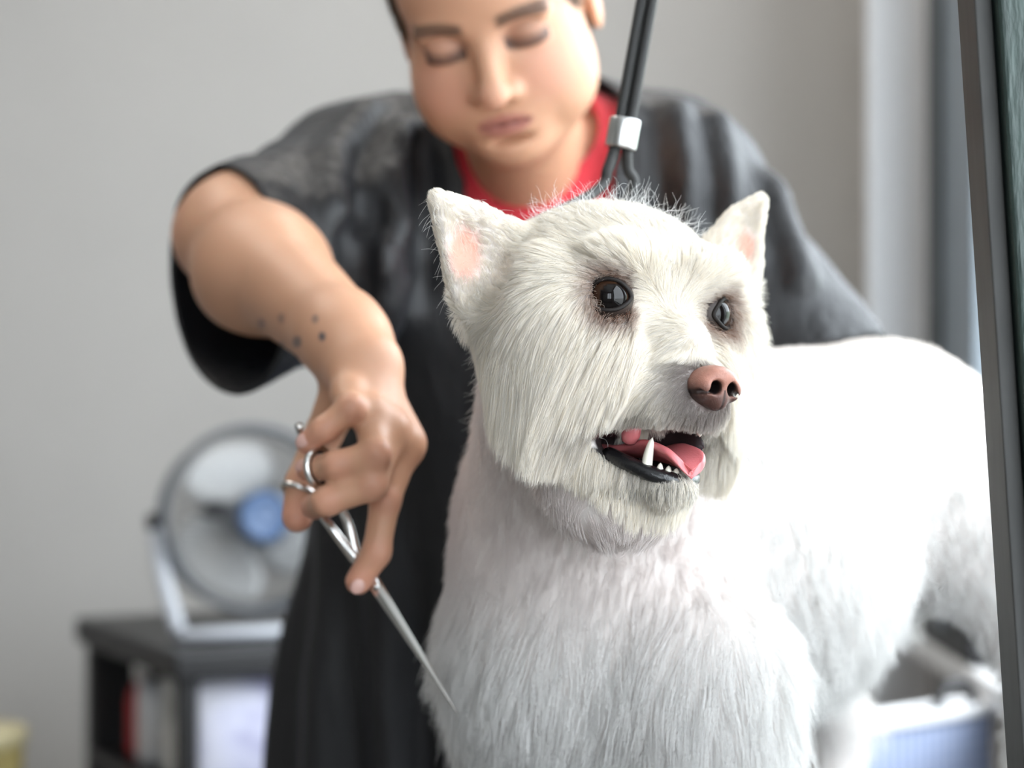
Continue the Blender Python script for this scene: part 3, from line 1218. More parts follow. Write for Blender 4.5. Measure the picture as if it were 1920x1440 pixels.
def head_fur(N):
    p = tri_sample(DV, DQ, N, head_w)
    n = D.grad(p)
    h = toH(p)
    nh = n @ HR.T
    e, nd = eye_d(p), nose_d(p)
    ear = np.maximum(1 - sstep(2.5, 5.0, np.linalg.norm((p - P(872, 455, 1.21)) * 100 / [1, 1, 1.25], axis=1)),
                     1 - sstep(2.0, 4.0, np.linalg.norm((p - P(1400, 435, 1.33)) * 100 / [1, 1, 1.25], axis=1)))
    # flow: away from the bridge of the nose, turning down on the cheeks
    r = unit(h - np.array([8.3, 0, -1.6]))
    al = np.abs(h[:, 1])
    g = sstep(2.2, -3.5, h[:, 2]) * sstep(.6, 3.2, al)
    g = np.maximum(g, sstep(-4.8, -6.2, h[:, 2]))
    sg = np.sign(h[:, 1])
    flow = r * (1 - .72 * g)[:, None] + np.array([.02, 0, -1.2])[None] * g[:, None]
    # sides of the muzzle comb back and down
    mz = sstep(3.2, 5.2, h[:, 0]) * sstep(.4, 1.2, al) * sstep(.8, -1.2, h[:, 2]) * sstep(-9, -8, h[:, 2])
    mf = np.stack([-.85 + 0 * al, .35 * sg, -.80 + 0 * al], 1)
    flow = flow * (1 - mz)[:, None] + mf * mz[:, None]
    chin = sstep(-9.0, -10.0, h[:, 2])
    flow = flow * (1 - chin)[:, None] + np.array([-.25, 0, -1.0]) * chin[:, None]
    # ears: hair runs to the tip
    te = np.where((p[:, 0] < O_H[0])[:, None], unit(P(820, 372, 1.205) - p), unit(P(1424, 378, 1.335) - p)) @ HR.T
    flow = flow * (1 - ear)[:, None] + te * ear[:, None]
    flow = flow + .10 * np.stack([vnoise(h * .55, s_) for s_ in (1, 2, 3)], 1)
    flow = flow - nh * (flow * nh).sum(1, keepdims=True)
    flow = unit(flow)
    # lengths (cm)
    L = np.full(len(p), 1.9)
    L = np.where(h[:, 2] > 2.5, 1.5, L)
    cheek = sstep(1.0, -2.5, h[:, 2]) * sstep(1.4, 3.0, al)
    back = sstep(1.2, -1.8, h[:, 0])
    L = L * (1 - cheek) + (5.4 - 3.6 * back) * cheek
    muz = sstep(4.8, 7.0, h[:, 0]) * sstep(3.2, 2.2, al)
    L = L * (1 - muz) + (.7 + .9 * mz) * muz
    lipz = sstep(4.0, 5.5, h[:, 0]) * sstep(-4.6, -5.6, h[:, 2]) * (1 - chin)
    L = L * (1 - lipz) + 1.3 * lipz
    L = L * (1 - chin) + 2.0 * chin
    jaw = chin * sstep(4.0, 6.0, h[:, 0])
    L = L * (1 - jaw) + .9 * jaw
    L = np.minimum(L, .30 + .95 * np.maximum(e - 1.3, 0))
    L = np.minimum(L, .28 + .8 * np.maximum(nd - 1.25, 0))
    L = L * (1 - ear) + .45 * ear
    # bob line: long cheek hair is cut at a level
    cut = np.maximum(lower_edge(h) - .6, -10.6) - .5 * RNG.random(len(p))
    L = np.where((cheek > .2), np.minimum(L, np.maximum((h[:, 2] - cut) * 1.05, .9)), L)
    # hair near the mouth must not close it
    mo = (h[:, 0] > 4.4) & (h[:, 2] < -3.0) & (h[:, 2] > -7.2) & (al < 4.0)
    L = np.where(mo, np.minimum(L, np.maximum((h[:, 2] + 7.25) * 1.35, .35)), L)
    L *= .82 + .32 * RNG.random(len(p))
    lift = .24 * (1 - g) + .13 * g
    lift = np.where(ear > .5, .35, lift)
    lift = lift + .25 * sstep(4.5, 6.0, h[:, 2]) * (1 - ear)
    tuft = sstep(4.0, 5.6, h[:, 1]) * sstep(-3.5, -1.0, h[:, 2]) * sstep(3.0, 1.5, h[:, 2])
    lift = lift + .45 * tuft
    lift = lift * (1 + .5 * RNG.random(len(p)) * (RNG.random(len(p)) < .15))
    d0 = flow @ HR + n * lift[:, None]
    down = 1.1 * g + .2
    down = np.where(ear > .4, 0, down)
    k = 9
    pts = grow(p, n, L * .01, d0, down, k, np.clip(.0008 + .0040 * cheek * (1 - .75 * back) + .0016 * (1 - ear) * (1 - muz), .0006, .006), .030, .46, 60, jit=.04)
    # trim: nothing hangs below the cut line of the face
    hp_ = toH(pts.reshape(-1, 3)).reshape(len(p), k, 3)
    edge = np.clip(-5.5 - .80 * (hp_[:, :, 0] + 3.2), -10.7, -4.0) - (.45 * RNG.random(len(p)))[:, None]
    low = (hp_[:, :, 2] < edge) & ((cheek > .15) | (mz > .3))[:, None] & (chin < .5)[:, None]
    fi = np.where(low.any(1), np.argmax(low, 1), k - 1).astype(float)
    fi = np.maximum(fi, 1.0)
    off = np.linspace(0, 1, k)[None, :] * fi[:, None]
    i0 = np.clip(off.astype(int), 0, k - 2)
    fr_ = (off - i0)[:, :, None]
    ar = np.arange(len(p))[:, None]
    pts = pts[ar, i0] * (1 - fr_) + pts[ar, i0 + 1] * fr_
    # tint
    c = np.tile(np.array([.87, .832, .77]), (len(p), 1))
    c *= (1 + .04 * RNG.normal(size=len(p)) + .09 * vnoise(h * np.array([5.0, 5.0, 3.0]), 21))[:, None]
    yel = (RNG.random(len(p)) < .35)[:, None]
    c = np.where(yel, c * np.array([1.0, .965, .89]), c)
    inn = sstep(-.6, .9, h[:, 0] - 4.9) * .45 + .55
    st = np.minimum(1, 1.1 * (1 - sstep(1.35, 2.4, e))) * inn
    # tear stain at the inner corner
    for ec, s_ in ((EYE_N, -1), (EYE_F, 1)):
        cc = ec + (F_ * .8 - L_ * s_ * .75 - U_ * .35) * .01
        st = np.maximum(st, .95 * (1 - sstep(.5, 1.9, np.linalg.norm((p - cc) * 100, axis=1))))
    st = (st * (.6 + .5 * RNG.random(len(p))))[:, None]
    c = c * (1 - st) + np.array([.21, .085, .038]) * st
    ms = (1 - sstep(1.4, 3.2, nd)) * sstep(.8, -.2, (h[:, 2] + 3.6)) * .85
    ms = np.maximum(ms, .60 * lipz * sstep(-5.2, -6.4, h[:, 2]) * RNG.random(len(p)))
    ms = ms[:, None]
    c = c * (1 - ms) + np.array([.16, .115, .105]) * ms
    jd = (jaw * sstep(-11.2, -10.2, h[:, 2]) * .8 * (RNG.random(len(p)) < .3))[:, None]
    c = c * (1 - jd) + np.array([.03, .03, .03]) * jd
    rr = np.where(ear > .5, .00007, .000078)
    return hair_object('head_fur', pts, rr, rr * .25, np.clip(c, 0, .97), dogE, FUR)


def body_fur(N):
    p = tri_sample(DV, DQ, N, body_w)
    n = D.grad(p)
    h = toH(p)
    s = (p - np.array([.06, 1.40, 1.05])) @ B_          # along the trunk
    G = np.array([0, 0, -1.0])
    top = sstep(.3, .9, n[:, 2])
    flow = G[None] * (1.1 - .7 * top)[:, None] + B_[None] * (.30 + .55 * top + .25 * sstep(.05, .2, s))[:, None]
    front = sstep(.06, -.02, s)
    flow = flow * (1 - front)[:, None] + (G[None] * 1.0 + np.array([-.12, -.05, 0])[None]) * front[:, None]
    flow += .28 * np.stack([vnoise(p * 28, q_) for q_ in (4, 5, 6)], 1)
    flow = unit(flow - n * (flow * n).sum(1, keepdims=True))
    hz = p[:, 2] - CAM_H
    L = np.full(len(p), 1.5)
    # clipped neck: below the head, above the chest
    dk = sstep(.975, 1.065, p[:, 2]) * front
    L = L * (1 - dk) + .38 * dk
    lowc = sstep(1.07, .96, p[:, 2])
    L = np.maximum(L, 1.2 + 2.4 * lowc)
    L = L * (1 - .45 * top * sstep(.08, .16, s))
    L = np.where(p[:, 2] < .88, 2.0, L)
    L = np.where((p[:, 0] > .29) & (p[:, 2] < 1.0), np.minimum(L, 1.0), L)
    L = np.where(p[:, 2] < .82, .8, L)
    L *= .75 + .5 * RNG.random(len(p))
    lift = .30 + .25 * lowc
    d0 = flow + n * lift[:, None]
    pts = grow(p, n, L * .01, d0, .35 + .5 * lowc, 7, .0012 + .008 * lowc, .16, .55, 34, jit=.16)
    pts[:, :, 2] = np.maximum(pts[:, :, 2], .7915)
    c = np.tile(np.array([.80, .79, .775]), (len(p), 1))
    c *= (1 + .045 * RNG.normal(size=len(p)))[:, None]
    pkn = (dk * .85)[:, None]
    c = c * (1 - pkn) + np.array([.76, .69, .665]) * pkn
    back_shade = (top * sstep(.05, .15, s) * .7)[:, None]
    c = c * (1 - back_shade) + np.array([.66, .60, .54]) * back_shade  # beige shading along the top of the back, painted into the fur tint
    rr = np.full(len(p), .00018)
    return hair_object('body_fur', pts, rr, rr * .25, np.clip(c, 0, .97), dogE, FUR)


def stray(N):
    """loose curly hairs standing off the crown and the outline"""
    def wf(p):
        h = toH(p)
        return is_head(p) * ((h[:, 2] > 4.3) * 1.0 + .05 * (h[:, 2] <= 4.3)) * (eye_d(p) > 4) * (nose_d(p) > 6) * (1 - ear_pink(p)) * (np.abs(h[:, 1]) < 6.2)
    p = tri_sample(DV, DQ, N, wf)
    n = D.grad(p)
    L = .010 + .016 * RNG.random(N)
    d0 = n + .7 * RNG.normal(size=(N, 3))
    pts = grow(p, n, L, d0, np.zeros(N), 9, np.full(N, .0), .9, 0, 10)
    c = np.tile(np.array([.90, .89, .88]), (N, 1))
    rr = np.full(N, .00008)
    return hair_object('stray_hair', pts, rr, rr * .4, c, dogE, FUR)


def edge_wisps(N):
    """short loose hairs along the clipped cheek, neck and chest outline"""
    def wf(p):
        h = toH(p)
        return ((h[:, 0] < 1.5) & (h[:, 1] < 0) & (eye_d(p) > 4) & (p[:, 2] > .85) & (p[:, 0] < .06)).astype(float) * (1 - ear_pink(p))
    p = tri_sample(DV, DQ, N, wf)
    n = D.grad(p)
    low = sstep(1.08, .98, p[:, 2])
    L = .007 + .008 * RNG.random(N) + .018 * low
    d0 = n * .8 + .5 * RNG.normal(size=(N, 3)) + np.array([0, 0, -.9])
    pts = grow(p, n, L, d0, np.full(N, .5), 7, np.full(N, .0), .3, 0, 10)
    c = np.tile(np.array([.86, .84, .81]), (N, 1))
    rr = np.full(N, .00007)
    return hair_object('stray_hair', pts, rr, rr * .3, c, dogE, FUR)


head_fur(260000)
body_fur(95000)
stray(650)
edge_wisps(2200)
# ================================================================ PERSON
pe = empty('person', (-.02, 1.98, 0), 'groomer in a dark crinkled smock over a red top, bending to scissor the dog', 'person')


def rotv(v, ax, a):
    return np.array(Matrix.Rotation(a, 3, Vector(ax)) @ Vector(v))


PF, PA, PU = np.array([0, -1.0, 0]), np.array([1.0, 0, 0]), np.array([0, 0, 1.0])
pt = math.radians(26)
PF, PU = rotv(PF, (1, 0, 0), pt), rotv(PU, (1, 0, 0), pt)
for ax_, an_ in (((0, 0, 1), math.radians(-11)), ((0, 1, 0), math.radians(-10.5))):
    PF, PA, PU = rotv(PF, ax_, an_), rotv(PA, ax_, an_), rotv(PU, ax_, an_)
EM = P(906, 72, 1.585)                   # between the eyes
PO = EM - PF * .080
PR = np.stack([PA, PF, PU])
Hp = lambda a, f, u: PO + (PA * a + PF * f + PU * u) * .01
toP = lambda p: (np.asarray(p) - PO) @ PR.T * 100

# joints
SH_L, EL_L, WR = np.array([-.138, 1.850, 1.322]), P(440, 450, 1.660), P(667, 652, 1.432)
SH_R, EL_R, WR_R = np.array([.150, 1.845, 1.322]), np.array([.235, 1.83, 1.13]), np.array([.175, 1.80, 1.00])
B = SDF((-.32, 1.32, .93), (.36, 2.02, 1.52), .0024)
cm = .01
pE = lambda a, f, u, r, k=.01, mode='add': B.ell(Hp(a, f, u), np.array(r) * cm if not np.isscalar(r) else r * cm, PR, k, mode)
# torso under the clothes
B.ell((.012, 1.875, 1.235), (.140, .095, .150), k=.03)
B.ell((-.005, 1.915, 1.06), (.130, .100, .15), k=.03)
B.cone((.012, 1.84, 1.345), SH_L, .050, .050, k=.03)
B.cone((.012, 1.84, 1.345), SH_R, .050, .050, k=.03)
# head
pE(0, -1.4, 2.2, (7.4, 9.2, 9.2), .01)
pE(0, 2.6, -3.6, (6.1, 5.9, 6.9), .02)
pE(0, 4.2, 3.2, (6.0, 4.4, 4.6), .02)
for s in (-1, 1):
    pE(s * 3.4, 4.3, -3.6, (2.7, 3.0, 3.2), .03)          # cheeks
    pE(s * 2.7, 7.35, 1.0, (2.6, 1.0, .75), .012)          # brow ridge
    pE(s * 3.9, 2.4, -5.9, (2.3, 3.6, 2.7), .035)           # jaw
pE(0, 6.4, -9.0, (2.3, 1.9, 1.7), .02)                     # chin
pE(0, 3.2, -8.6, (3.6, 4.0, 2.2), .02)
pE(0, 7.0, -6.6, (2.9, 1.6, 2.1), .015)                    # mouth mound
for s in (-1, 1):
    pE(s * 3.15, 9.0, -.35, (1.9, 1.75, 1.25), .008, 'sub')
    pE(s * 3.15, 7.0, -.45, (1.45, 1.15, 1.15), .004)      # lowered lids over the eyes
    pE(s * 3.15, 7.15, -1.05, (1.5, .9, .5), .004)
B.cone(Hp(0, 7.5, .6), Hp(0, 9.9, -3.7), .0075, .0100, k=.010)
B.ell(Hp(0, 9.9, -3.85), np.array([1.15, 1.05, .95]) * cm, PR, .006)
for s in (-1, 1):
    pE(s * 1.25, 8.6, -4.15, (.80, 1.0, .75), .005)
    pE(s * .62, 9.2, -4.85, (.36, .5, .3), .002, 'sub')
pE(0, 8.25, -6.30, (1.9, .62, .36), .005)
pE(0, 8.10, -7.10, (1.7, .72, .46), .005)
pE(0, 9.0, -6.68, (2.2, .75, .10), .003, 'sub')
pE(0, 8.0, -8.15, (1.5, .6, .3), .008, 'sub')
# ears
for s in (-1, 1):
    B.ell(Hp(s * 7.5, -1.2, -1.0), np.array([.6, 1.7, 3.0]) * cm, PR, .006)
    B.ell(Hp(s * 8.2, -.8, -.8), np.array([.45, .9, 1.8]) * cm, PR, .004, 'sub')
# neck
B.cone(Hp(0, -2.2, -5.0), (.015, 1.828, 1.325), .052, .047, k=.02)
B.cone(Hp(0, 1.2, -7.0), (.018, 1.815, 1.300), .040, .034, k=.025)
# right arm (image left)
ed = unit(WR - EL_L)
B.cone(SH_L, EL_L + [.004, .012, .012], .048, .044, k=.02)
B.cone(EL_L, EL_L + ed * .085, .0425, .0435, k=.02)
B.ell(EL_L + ed * .06 + [-.008, -.004, -.012], (.040, .050, .040), k=.02)
B.cone(EL_L + ed * .07, WR - ed * .02, .0425, .0285, k=.02)
B.ell(EL_L + np.array([-.019, .008, .004]), .026, k=.02)
hd_n = unit(np.cross(P(762, 838, 1.40) - WR, P(648, 735, 1.385) - WR))
# left arm, resting behind the dog
B.chain([SH_R, EL_R, WR_R], [.048, .040, .026], k=.02)
# ---- scissor hand
MC = {'index': P(760, 836, 1.404), 'middle': P(729, 805, 1.390), 'ring': P(692, 775, 1.384), 'pinky': P(652, 738, 1.390)}
B.cone(WR - ed * .03, WR + (MC['middle'] - WR) * .25, .0285, .0270, k=.015)
for nme, r in (('index', .0115), ('middle', .0118), ('ring', .0112), ('pinky', .0100)):
    B.cone(WR + (MC[nme] - WR) * .12, MC[nme], .0165, r, k=.010)
    B.ell(MC[nme] + [.001, -.004, .001], r * .98, k=.005)
B.cone(WR + [0, .012, -.02], (MC['middle'] + MC['index']) / 2 + [0, .014, 0], .016, .014, k=.012)
FING = {
    'index': ([MC['index'], P(722, 940, 1.388), P(706, 1036, 1.386), P(672, 1090, 1.386)], [.0108, .0098, .0092, .0088]),
    'middle': ([MC['middle'], P(696, 908, 1.362), P(612, 940, 1.362), P(588, 950, 1.384)], [.0112, .0104, .0094, .0086]),
    'ring': ([MC['ring'], P(704, 853, 1.358), P(630, 872, 1.360), P(576, 880, 1.378)], [.0106, .0098, .0090, .0078]),
    'pinky': ([MC['pinky'], P(657, 766, 1.366), P(606, 806, 1.366), P(574, 830, 1.372)], [.0098, .0092, .0082, .0072]),
    'thumb': ([WR + [-.008, .012, -.028], P(606, 815, 1.456), P(566, 905, 1.436), P(557, 970, 1.425)], [.0170, .0125, .0110, .0104])}
for nme, (pts, rad) in FING.items():
    B.chain(pts, rad, k=.0045, k0=.008)
    if nme != 'thumb':
        B.ell(pts[1] + [0.001, -.0025, .0015], rad[1] * .90, k=.003)
# resting hand
rh = unit(np.array([-.5, -.25, -.35]))
for j, of in enumerate((-.024, -.008, .008, .023)):
    b0 = WR_R + rh * .075 + np.array([0, of, of * .3])
    B.cone(WR_R, b0, .02, .011, k=.01)
    B.chain([b0, b0 + rh * .035 + [0, 0, -.006], b0 + rh * (.055 - .006 * abs(j - 1.5)) + [0, 0, -.02]], [.0098, .009, .0078], k=.004, k0=.006)
B.chain([WR_R + rh * .02, WR_R + rh * .05 + [0, -.035, -.005], WR_R + rh * .085 + [0, -.042, -.018]], [.015, .011, .009], k=.006)

bv, bq = B.nets()
bv = laplace(bv, bq, 1, .4)
bnr = vnormals(bv, bq)
h = toP(bv)
SK = np.array([.560, .305, .190])
colr = np.tile(SK, (len(bv), 1))
onh = (np.abs(h[:, 0]) < 9) & (h[:, 2] > -12) & (h[:, 1] > -2)


def blend(mask, c):
    global colr
    mk = np.clip(mask, 0, 1)[:, None]
    colr = colr * (1 - mk) + np.array(c) * mk


blend(.55 * (1 - sstep(1.0, 3.4, np.hypot(np.abs(h[:, 0]) - 4.2, (h[:, 2] + 3.4)))) * onh * (h[:, 1] > 3), (.66, .33, .24))
blend(.5 * (1 - sstep(.3, 1.8, np.linalg.norm(h - np.array([0, 10.2, -4.0]), axis=1))), (.66, .32, .235))
lipm = (1 - sstep(.8, 1.08, np.hypot(h[:, 0] / 2.25, (h[:, 2] + 6.72) / .92))) * (h[:, 1] > 7.6)
blend(.8 * lipm, (.36, .125, .105))
blend(.8 * (1 - sstep(.08, .2, np.abs(h[:, 2] + 6.68))) * (np.abs(h[:, 0]) < 2.1) * (h[:, 1] > 7.6), (.16, .05, .045))
# lash line along the lowered lid
for s in (-1, 1):
    x = h[:, 0] - s * 3.15
    yl = -.95 + .10 * x * x
    blend(.95 * (1 - sstep(.32, .62, np.abs(h[:, 2] - yl))) * (np.abs(x) < 1.65) * (h[:, 1] > 6.2), (.018, .011, .009))
    blend(.55 * (1 - sstep(.6, 1.5, np.hypot(x / 1.6, (h[:, 2] + .1)))) * (h[:, 1] > 6), (.40, .21, .15))  # eye socket shade painted into the skin colour
    # brow tint under the hair
    yb_ = 1.45 - .06 * (x * s - .6) ** 2
    blend(.80 * (1 - sstep(.34, .62, np.abs(h[:, 2] - yb_))) * (1 - sstep(1.7, 2.3, np.abs(x - s * .15))) * (h[:, 1] > 5.4), (.040, .023, .016))
# finger tips and knuckles redder
for nme, (pts, rad) in FING.items():
    d_ = np.linalg.norm(bv - pts[-1], axis=1)
    blend(.55 * (1 - sstep(.008, .02, d_)), (.62, .26, .185))
    for j in (1, 2):
        d_ = np.linalg.norm(bv - (pts[j] + [0.002, -.006, 0]), axis=1)
        blend(.40 * (1 - sstep(.005, .014, d_)), (.60, .27, .19))
d_ = np.linalg.norm(bv - (EL_L + np.array([-.04, .004, .002])), axis=1)
blend(.4 * (1 - sstep(.01, .04, d_)), (.62, .30, .21))
# small tattooed dots on the forearm
pxs = 960 + bv[:, 0] / bv[:, 1] * FPX
pys = 720 + (CAM_H - bv[:, 2]) / bv[:, 1] * FPX
for tx, ty, tr_, st_ in ((490, 607, 9, .55), (527, 597, 8, .55), (591, 598, 8, .6), (527, 649, 8, .55), (557, 641, 10, .8), (604, 631, 8, .95)):
    dd = np.hypot((pxs - tx) / tr_, (pys - ty) / (tr_ * 1.25))
    blend(st_ * (1 - sstep(.5, 1.15, dd)) * (bnr[:, 1] < 0) * (bv[:, 1] < 1.7), (.07, .075, .085))
me = fast_mesh('person_body', bv, bq)
vcol(me, colr)
SKIN = mat('skin', rough=.46, attr='Col', sss=.12, spec=.4, bump=(700., .12, .0006))
put('body', me, SKIN, pe)

# fingernails
NAIL = mat('nail', (.66, .40, .34), .25)
for nme, off in (('pinky', (-.001, -.0062, .002)), ('middle', (-.004, -.0045, .0005)), ('index', (.001, -.0082, -.001)), ('ring', (-.002, -.006, .003))):
    pts, rad = FING[nme]
    c = pts[-1] + (pts[-1] - pts[-2]) * .08 + np.array(off)
    dr = unit(pts[-1] - pts[-2])
    nn = unit(np.array(off) - dr * np.dot(off, dr))
    sd_ = np.cross(dr, nn)
    bm = bmesh.new()
    bmesh.ops.create_uvsphere(bm, u_segments=16, v_segments=10, radius=1)
    for v in bm.verts:
        q = np.array(v.co)
        v.co = Vector(c + dr * q[0] * .0055 + sd_ * q[1] * .0045 + nn * q[2] * .0018)
    me = bpy.data.meshes.new('fingernail')
    bm.to_mesh(me)
    bm.free()
    me.shade_smooth()
    put('fingernail', me, NAIL, pe)

# hair: skull cap pulled back + tail behind the neck
HAIRM = mat('brown_hair', (.095, .055, .032), .5, noise=(40., .3, (1, 1, .15)), bump=(160., .6, .002, (6, 6, .4)))
HS = SDF(Hp(0, -2, 3) - .17, Hp(0, -2, 3) + .17, .003)
HS.ell(Hp(0, -1.2, 2.6), np.array([7.85, 9.4, 9.5]) * cm, PR, .01)
HS.ell(Hp(0, -9.8, -1.0), np.array([3.4, 2.8, 3.2]) * cm, PR, .02)
HS.chain([Hp(2.0, -9.5, -1), Hp(4.2, -9.5, -3.5), Hp(4.6, -9.5, -6)], [.024, .020, .012], k=.02)
HS.ell(Hp(0, 10.0, 1.4), np.array([6.7, 8.0, 7.2]) * cm, PR, .006, 'sub')
for s in (-1, 1):
    HS.ell(Hp(s * 9.0, 1.2, -4.6), np.array([4.5, 5.2, 5.0]) * cm, PR, .006, 'sub')
HS.ell(Hp(0, -1, -6), np.array([6.4, 6.5, 5.5]) * cm, PR, .01, 'sub')
v, q = HS.nets()
v = laplace(v, q, 2, .5)
put('hair', fast_mesh('hair', v, q), HAIRM, pe, 'brown hair pulled back')
# combed strands running back to the knot
hn_p = tri_sample(v, q, 42000, lambda c_: ((toP(c_)[:, 2] > -3.5) | (toP(c_)[:, 1] < -6)).astype(float))
hn_n = HS.grad(hn_p)
hfl = unit(Hp(0, -10.5, -.5) - hn_p)
hfl = unit(hfl - hn_n * (hfl * hn_n).sum(1, keepdims=True)) + hn_n * .02
hs_pts = grow(hn_p, hn_n, .014 + .014 * RNG.random(len(hn_p)), hfl, np.zeros(len(hn_p)), 8, np.full(len(hn_p), .0012), .03, .4, 40, jit=.03, field=HS)
hs_c = np.tile(np.array([.13, .078, .045]), (len(hn_p), 1)) * (1 + .22 * RNG.normal(size=(len(hn_p), 1)))
hs_r = np.full(len(hn_p), .00016)
hso = hair_object('hair_strands', hs_pts, hs_r, hs_r * .4, np.clip(hs_c, .01, .5), pe, FUR)
# eyebrows as short hair ribbons
BROW = mat('brow_hair', (.045, .028, .02), .6)

# ================================================================ CLOTHES
def torso_field(lo, hi, hh, g):
    """smooth garment volume, g = looseness in metres"""
    T = SDF(lo, hi, hh)
    T.ell((.012, 1.880, 1.215), (.158 + g, .110 + g, .160 + g), k=.04)
    T.ell((-.005, 1.925, 1.04), (.160 + g, .115 + g, .18 + g), k=.06)
    T.cone((.012, 1.840, 1.345), SH_L + [.012, 0, -.004], .052 + g, .058 + g, k=.05)
    T.cone((.012, 1.840, 1.345), SH_R + [-.012, 0, -.004], .052 + g, .058 + g, k=.05)
    T.ell((.018, 1.805, 1.280), (.068 + g, .050 + g, .046 + g), k=.03)
    return T


# red top
RED = mat('red_cotton', (.52, .022, .035), .8, noise=(30., .10), bump=(500., .25, .001), sheen=.2)
T = torso_field((-.27, 1.68, .82), (.30, 2.12, 1.47), .005, .004)
v, q = T.nets()
v = laplace(v, q, 2, .5)
ctr = v[q].mean(1)
# crew neck: cut by a slanted tube round the neck
nk0, nk1 = np.array([.012, 1.835, 1.36]), np.array([.024, 1.760, 1.262])
dlt = ctr - np.array([.020, 1.802, 1.349])
na = unit(np.array([.03, -.62, .80]))
ax1 = unit(np.cross(na, [1, 0, 0]))
rad_ = np.hypot((dlt @ unit(np.cross(ax1, na))) / .055, (dlt @ ax1) / .052)
keep = ~((rad_ < 1) & (dlt @ na > -.05))
q2 = q[keep]
v2, q2, _ = compact(v, q2)
ro = put('red_top', fast_mesh('red_top', v2, q2), RED, pe, 'bright red crew neck top')
sm = ro.modifiers.new('s', 'SOLIDIFY')
sm.thickness = .003
sm.offset = 1
# ribbed neckband along the cut
ang = np.linspace(0, 2 * math.pi, 60, endpoint=False)
band = []
for a in ang:
    o_ = np.array([.020, 1.802, 1.349]) + unit(np.cross(ax1, na)) * .055 * math.cos(a) + ax1 * .052 * math.sin(a)
    # march along the axis until the garment surface
    ts = np.linspace(.09, -.09, 90)
    sp = T.sample(o_[None] + na[None] * ts[:, None])
    i = np.argmax(sp < 0)
    band.append(o_ + na * (ts[i] if sp[i] < 0 else -.03))
band = np.array(band)
for _ in range(4):
    band = (np.roll(band, 1, 0) + band * 2 + np.roll(band, -1, 0)) / 4
tube('neckband', band, .0065, RED, ro, closed=True, flat=.45, up=na)

# smock
SMOCK = bpy.data.materials.new('charcoal_crinkle')
SMOCK.use_nodes = True
nt = SMOCK.node_tree
b_ = nt.nodes['Principled BSDF']
b_.inputs['Base Color'].default_value = (.008, .0082, .0095, 1)
b_.inputs['Roughness'].default_value = .54
b_.inputs['Specular IOR Level'].default_value = .5
b_.inputs['Sheen Weight'].default_value = .03
b_.inputs['Sheen Roughness'].default_value = .4
b_.inputs['Sheen Tint'].default_value = (.65, .75, 1, 1)
tc = nt.nodes.new('ShaderNodeTexCoord')
mp = nt.nodes.new('ShaderNodeMapping')
mp.inputs['Scale'].default_value = (1, 1, .12)
n1 = nt.nodes.new('ShaderNodeTexNoise')
n1.inputs['Scale'].default_value = 110
n1.inputs['Detail'].default_value = 3
bp = nt.nodes.new('ShaderNodeBump')
bp.inputs['Strength'].default_value = .7
bp.inputs['Distance'].default_value = .004
nt.links.new(tc.outputs['Object'], mp.inputs['Vector'])
nt.links.new(mp.outputs['Vector'], n1.inputs['Vector'])
nt.links.new(n1.outputs['Fac'], bp.inputs['Height'])
nt.links.new(bp.outputs['Normal'], b_.inputs['Normal'])

G = torso_field((-.36, 1.54, .45), (.42, 2.20, 1.50), .0045, .018)
G.ell((-.02, 1.965, .82), (.19, .135, .22), k=.08)
G.cone((-.02, 1.965, .86), (-.025, 1.985, .52), .185, .215, k=.05, flat=((0, 1, 0), .72))
# sleeves
OPL = P(500, 590, 1.655)
AXL = unit(np.array([-.72, -.69, -.05]))
HEM = P(450, 362, 1.640)
OPR = P(1455, 600, 1.800)
G.cone(SH_L + [.03, -.01, -.05], OPL + AXL * .10, .080, .071, k=.045)
G.cone(SH_L + [.015, 0, -.012], EL_L + [-.035, -.05, -.010], .064, .050, k=.05)
G.cone(SH_R + [-.02, 0, -.015], OPR + (OPR - SH_R) * .45, .074, .070, k=.045)
# modelled folds: ridges and valleys on the cloth
FOLDS = [
    # (points, radius, sign)
    ([P(700, 200, 1.80), P(620, 300, 1.72), P(600, 420, 1.66)], .014, 1),
    ([P(760, 220, 1.77), P(730, 330, 1.72), P(735, 450, 1.70)], .013, 1),
    ([P(800, 260, 1.76), P(800, 400, 1.745), P(770, 560, 1.76)], .010, -1),
    ([P(640, 420, 1.68), P(700, 520, 1.70), P(700, 650, 1.74)], .016, 1),
    ([P(690, 380, 1.69), P(650, 520, 1.68), P(620, 620, 1.70)], .012, -1),
    ([P(1260, 210, 1.80), P(1290, 320, 1.75), P(1290, 480, 1.74)], .012, 1),
    ([P(1330, 230, 1.80), P(1370, 350, 1.755), P(1370, 520, 1.75)], .013, 1),
    ([P(1440, 330, 1.80), P(1470, 430, 1.77), P(1480, 560, 1.76)], .010, 1),
]
for pts, r, sg in FOLDS:
    sp = spline(pts, 5)
    for i in range(len(sp) - 1):
        # snap each piece onto the cloth
        pp = sp[i:i + 2].copy()
        for _ in range(4):
            gd = G.grad(pp)
            pp -= gd * np.clip(G.sample(pp), -.03, .03)[:, None] * .8
        pp += G.grad(pp) * (r * (-.25 if sg > 0 else .62))
        G.cone(pp[0], pp[1], r * .75, r * .75, k=.016, mode='add' if sg > 0 else 'sub')
v, q = G.nets()
v = laplace(v, q, 3, .5)
n_ = vnormals(v, q)
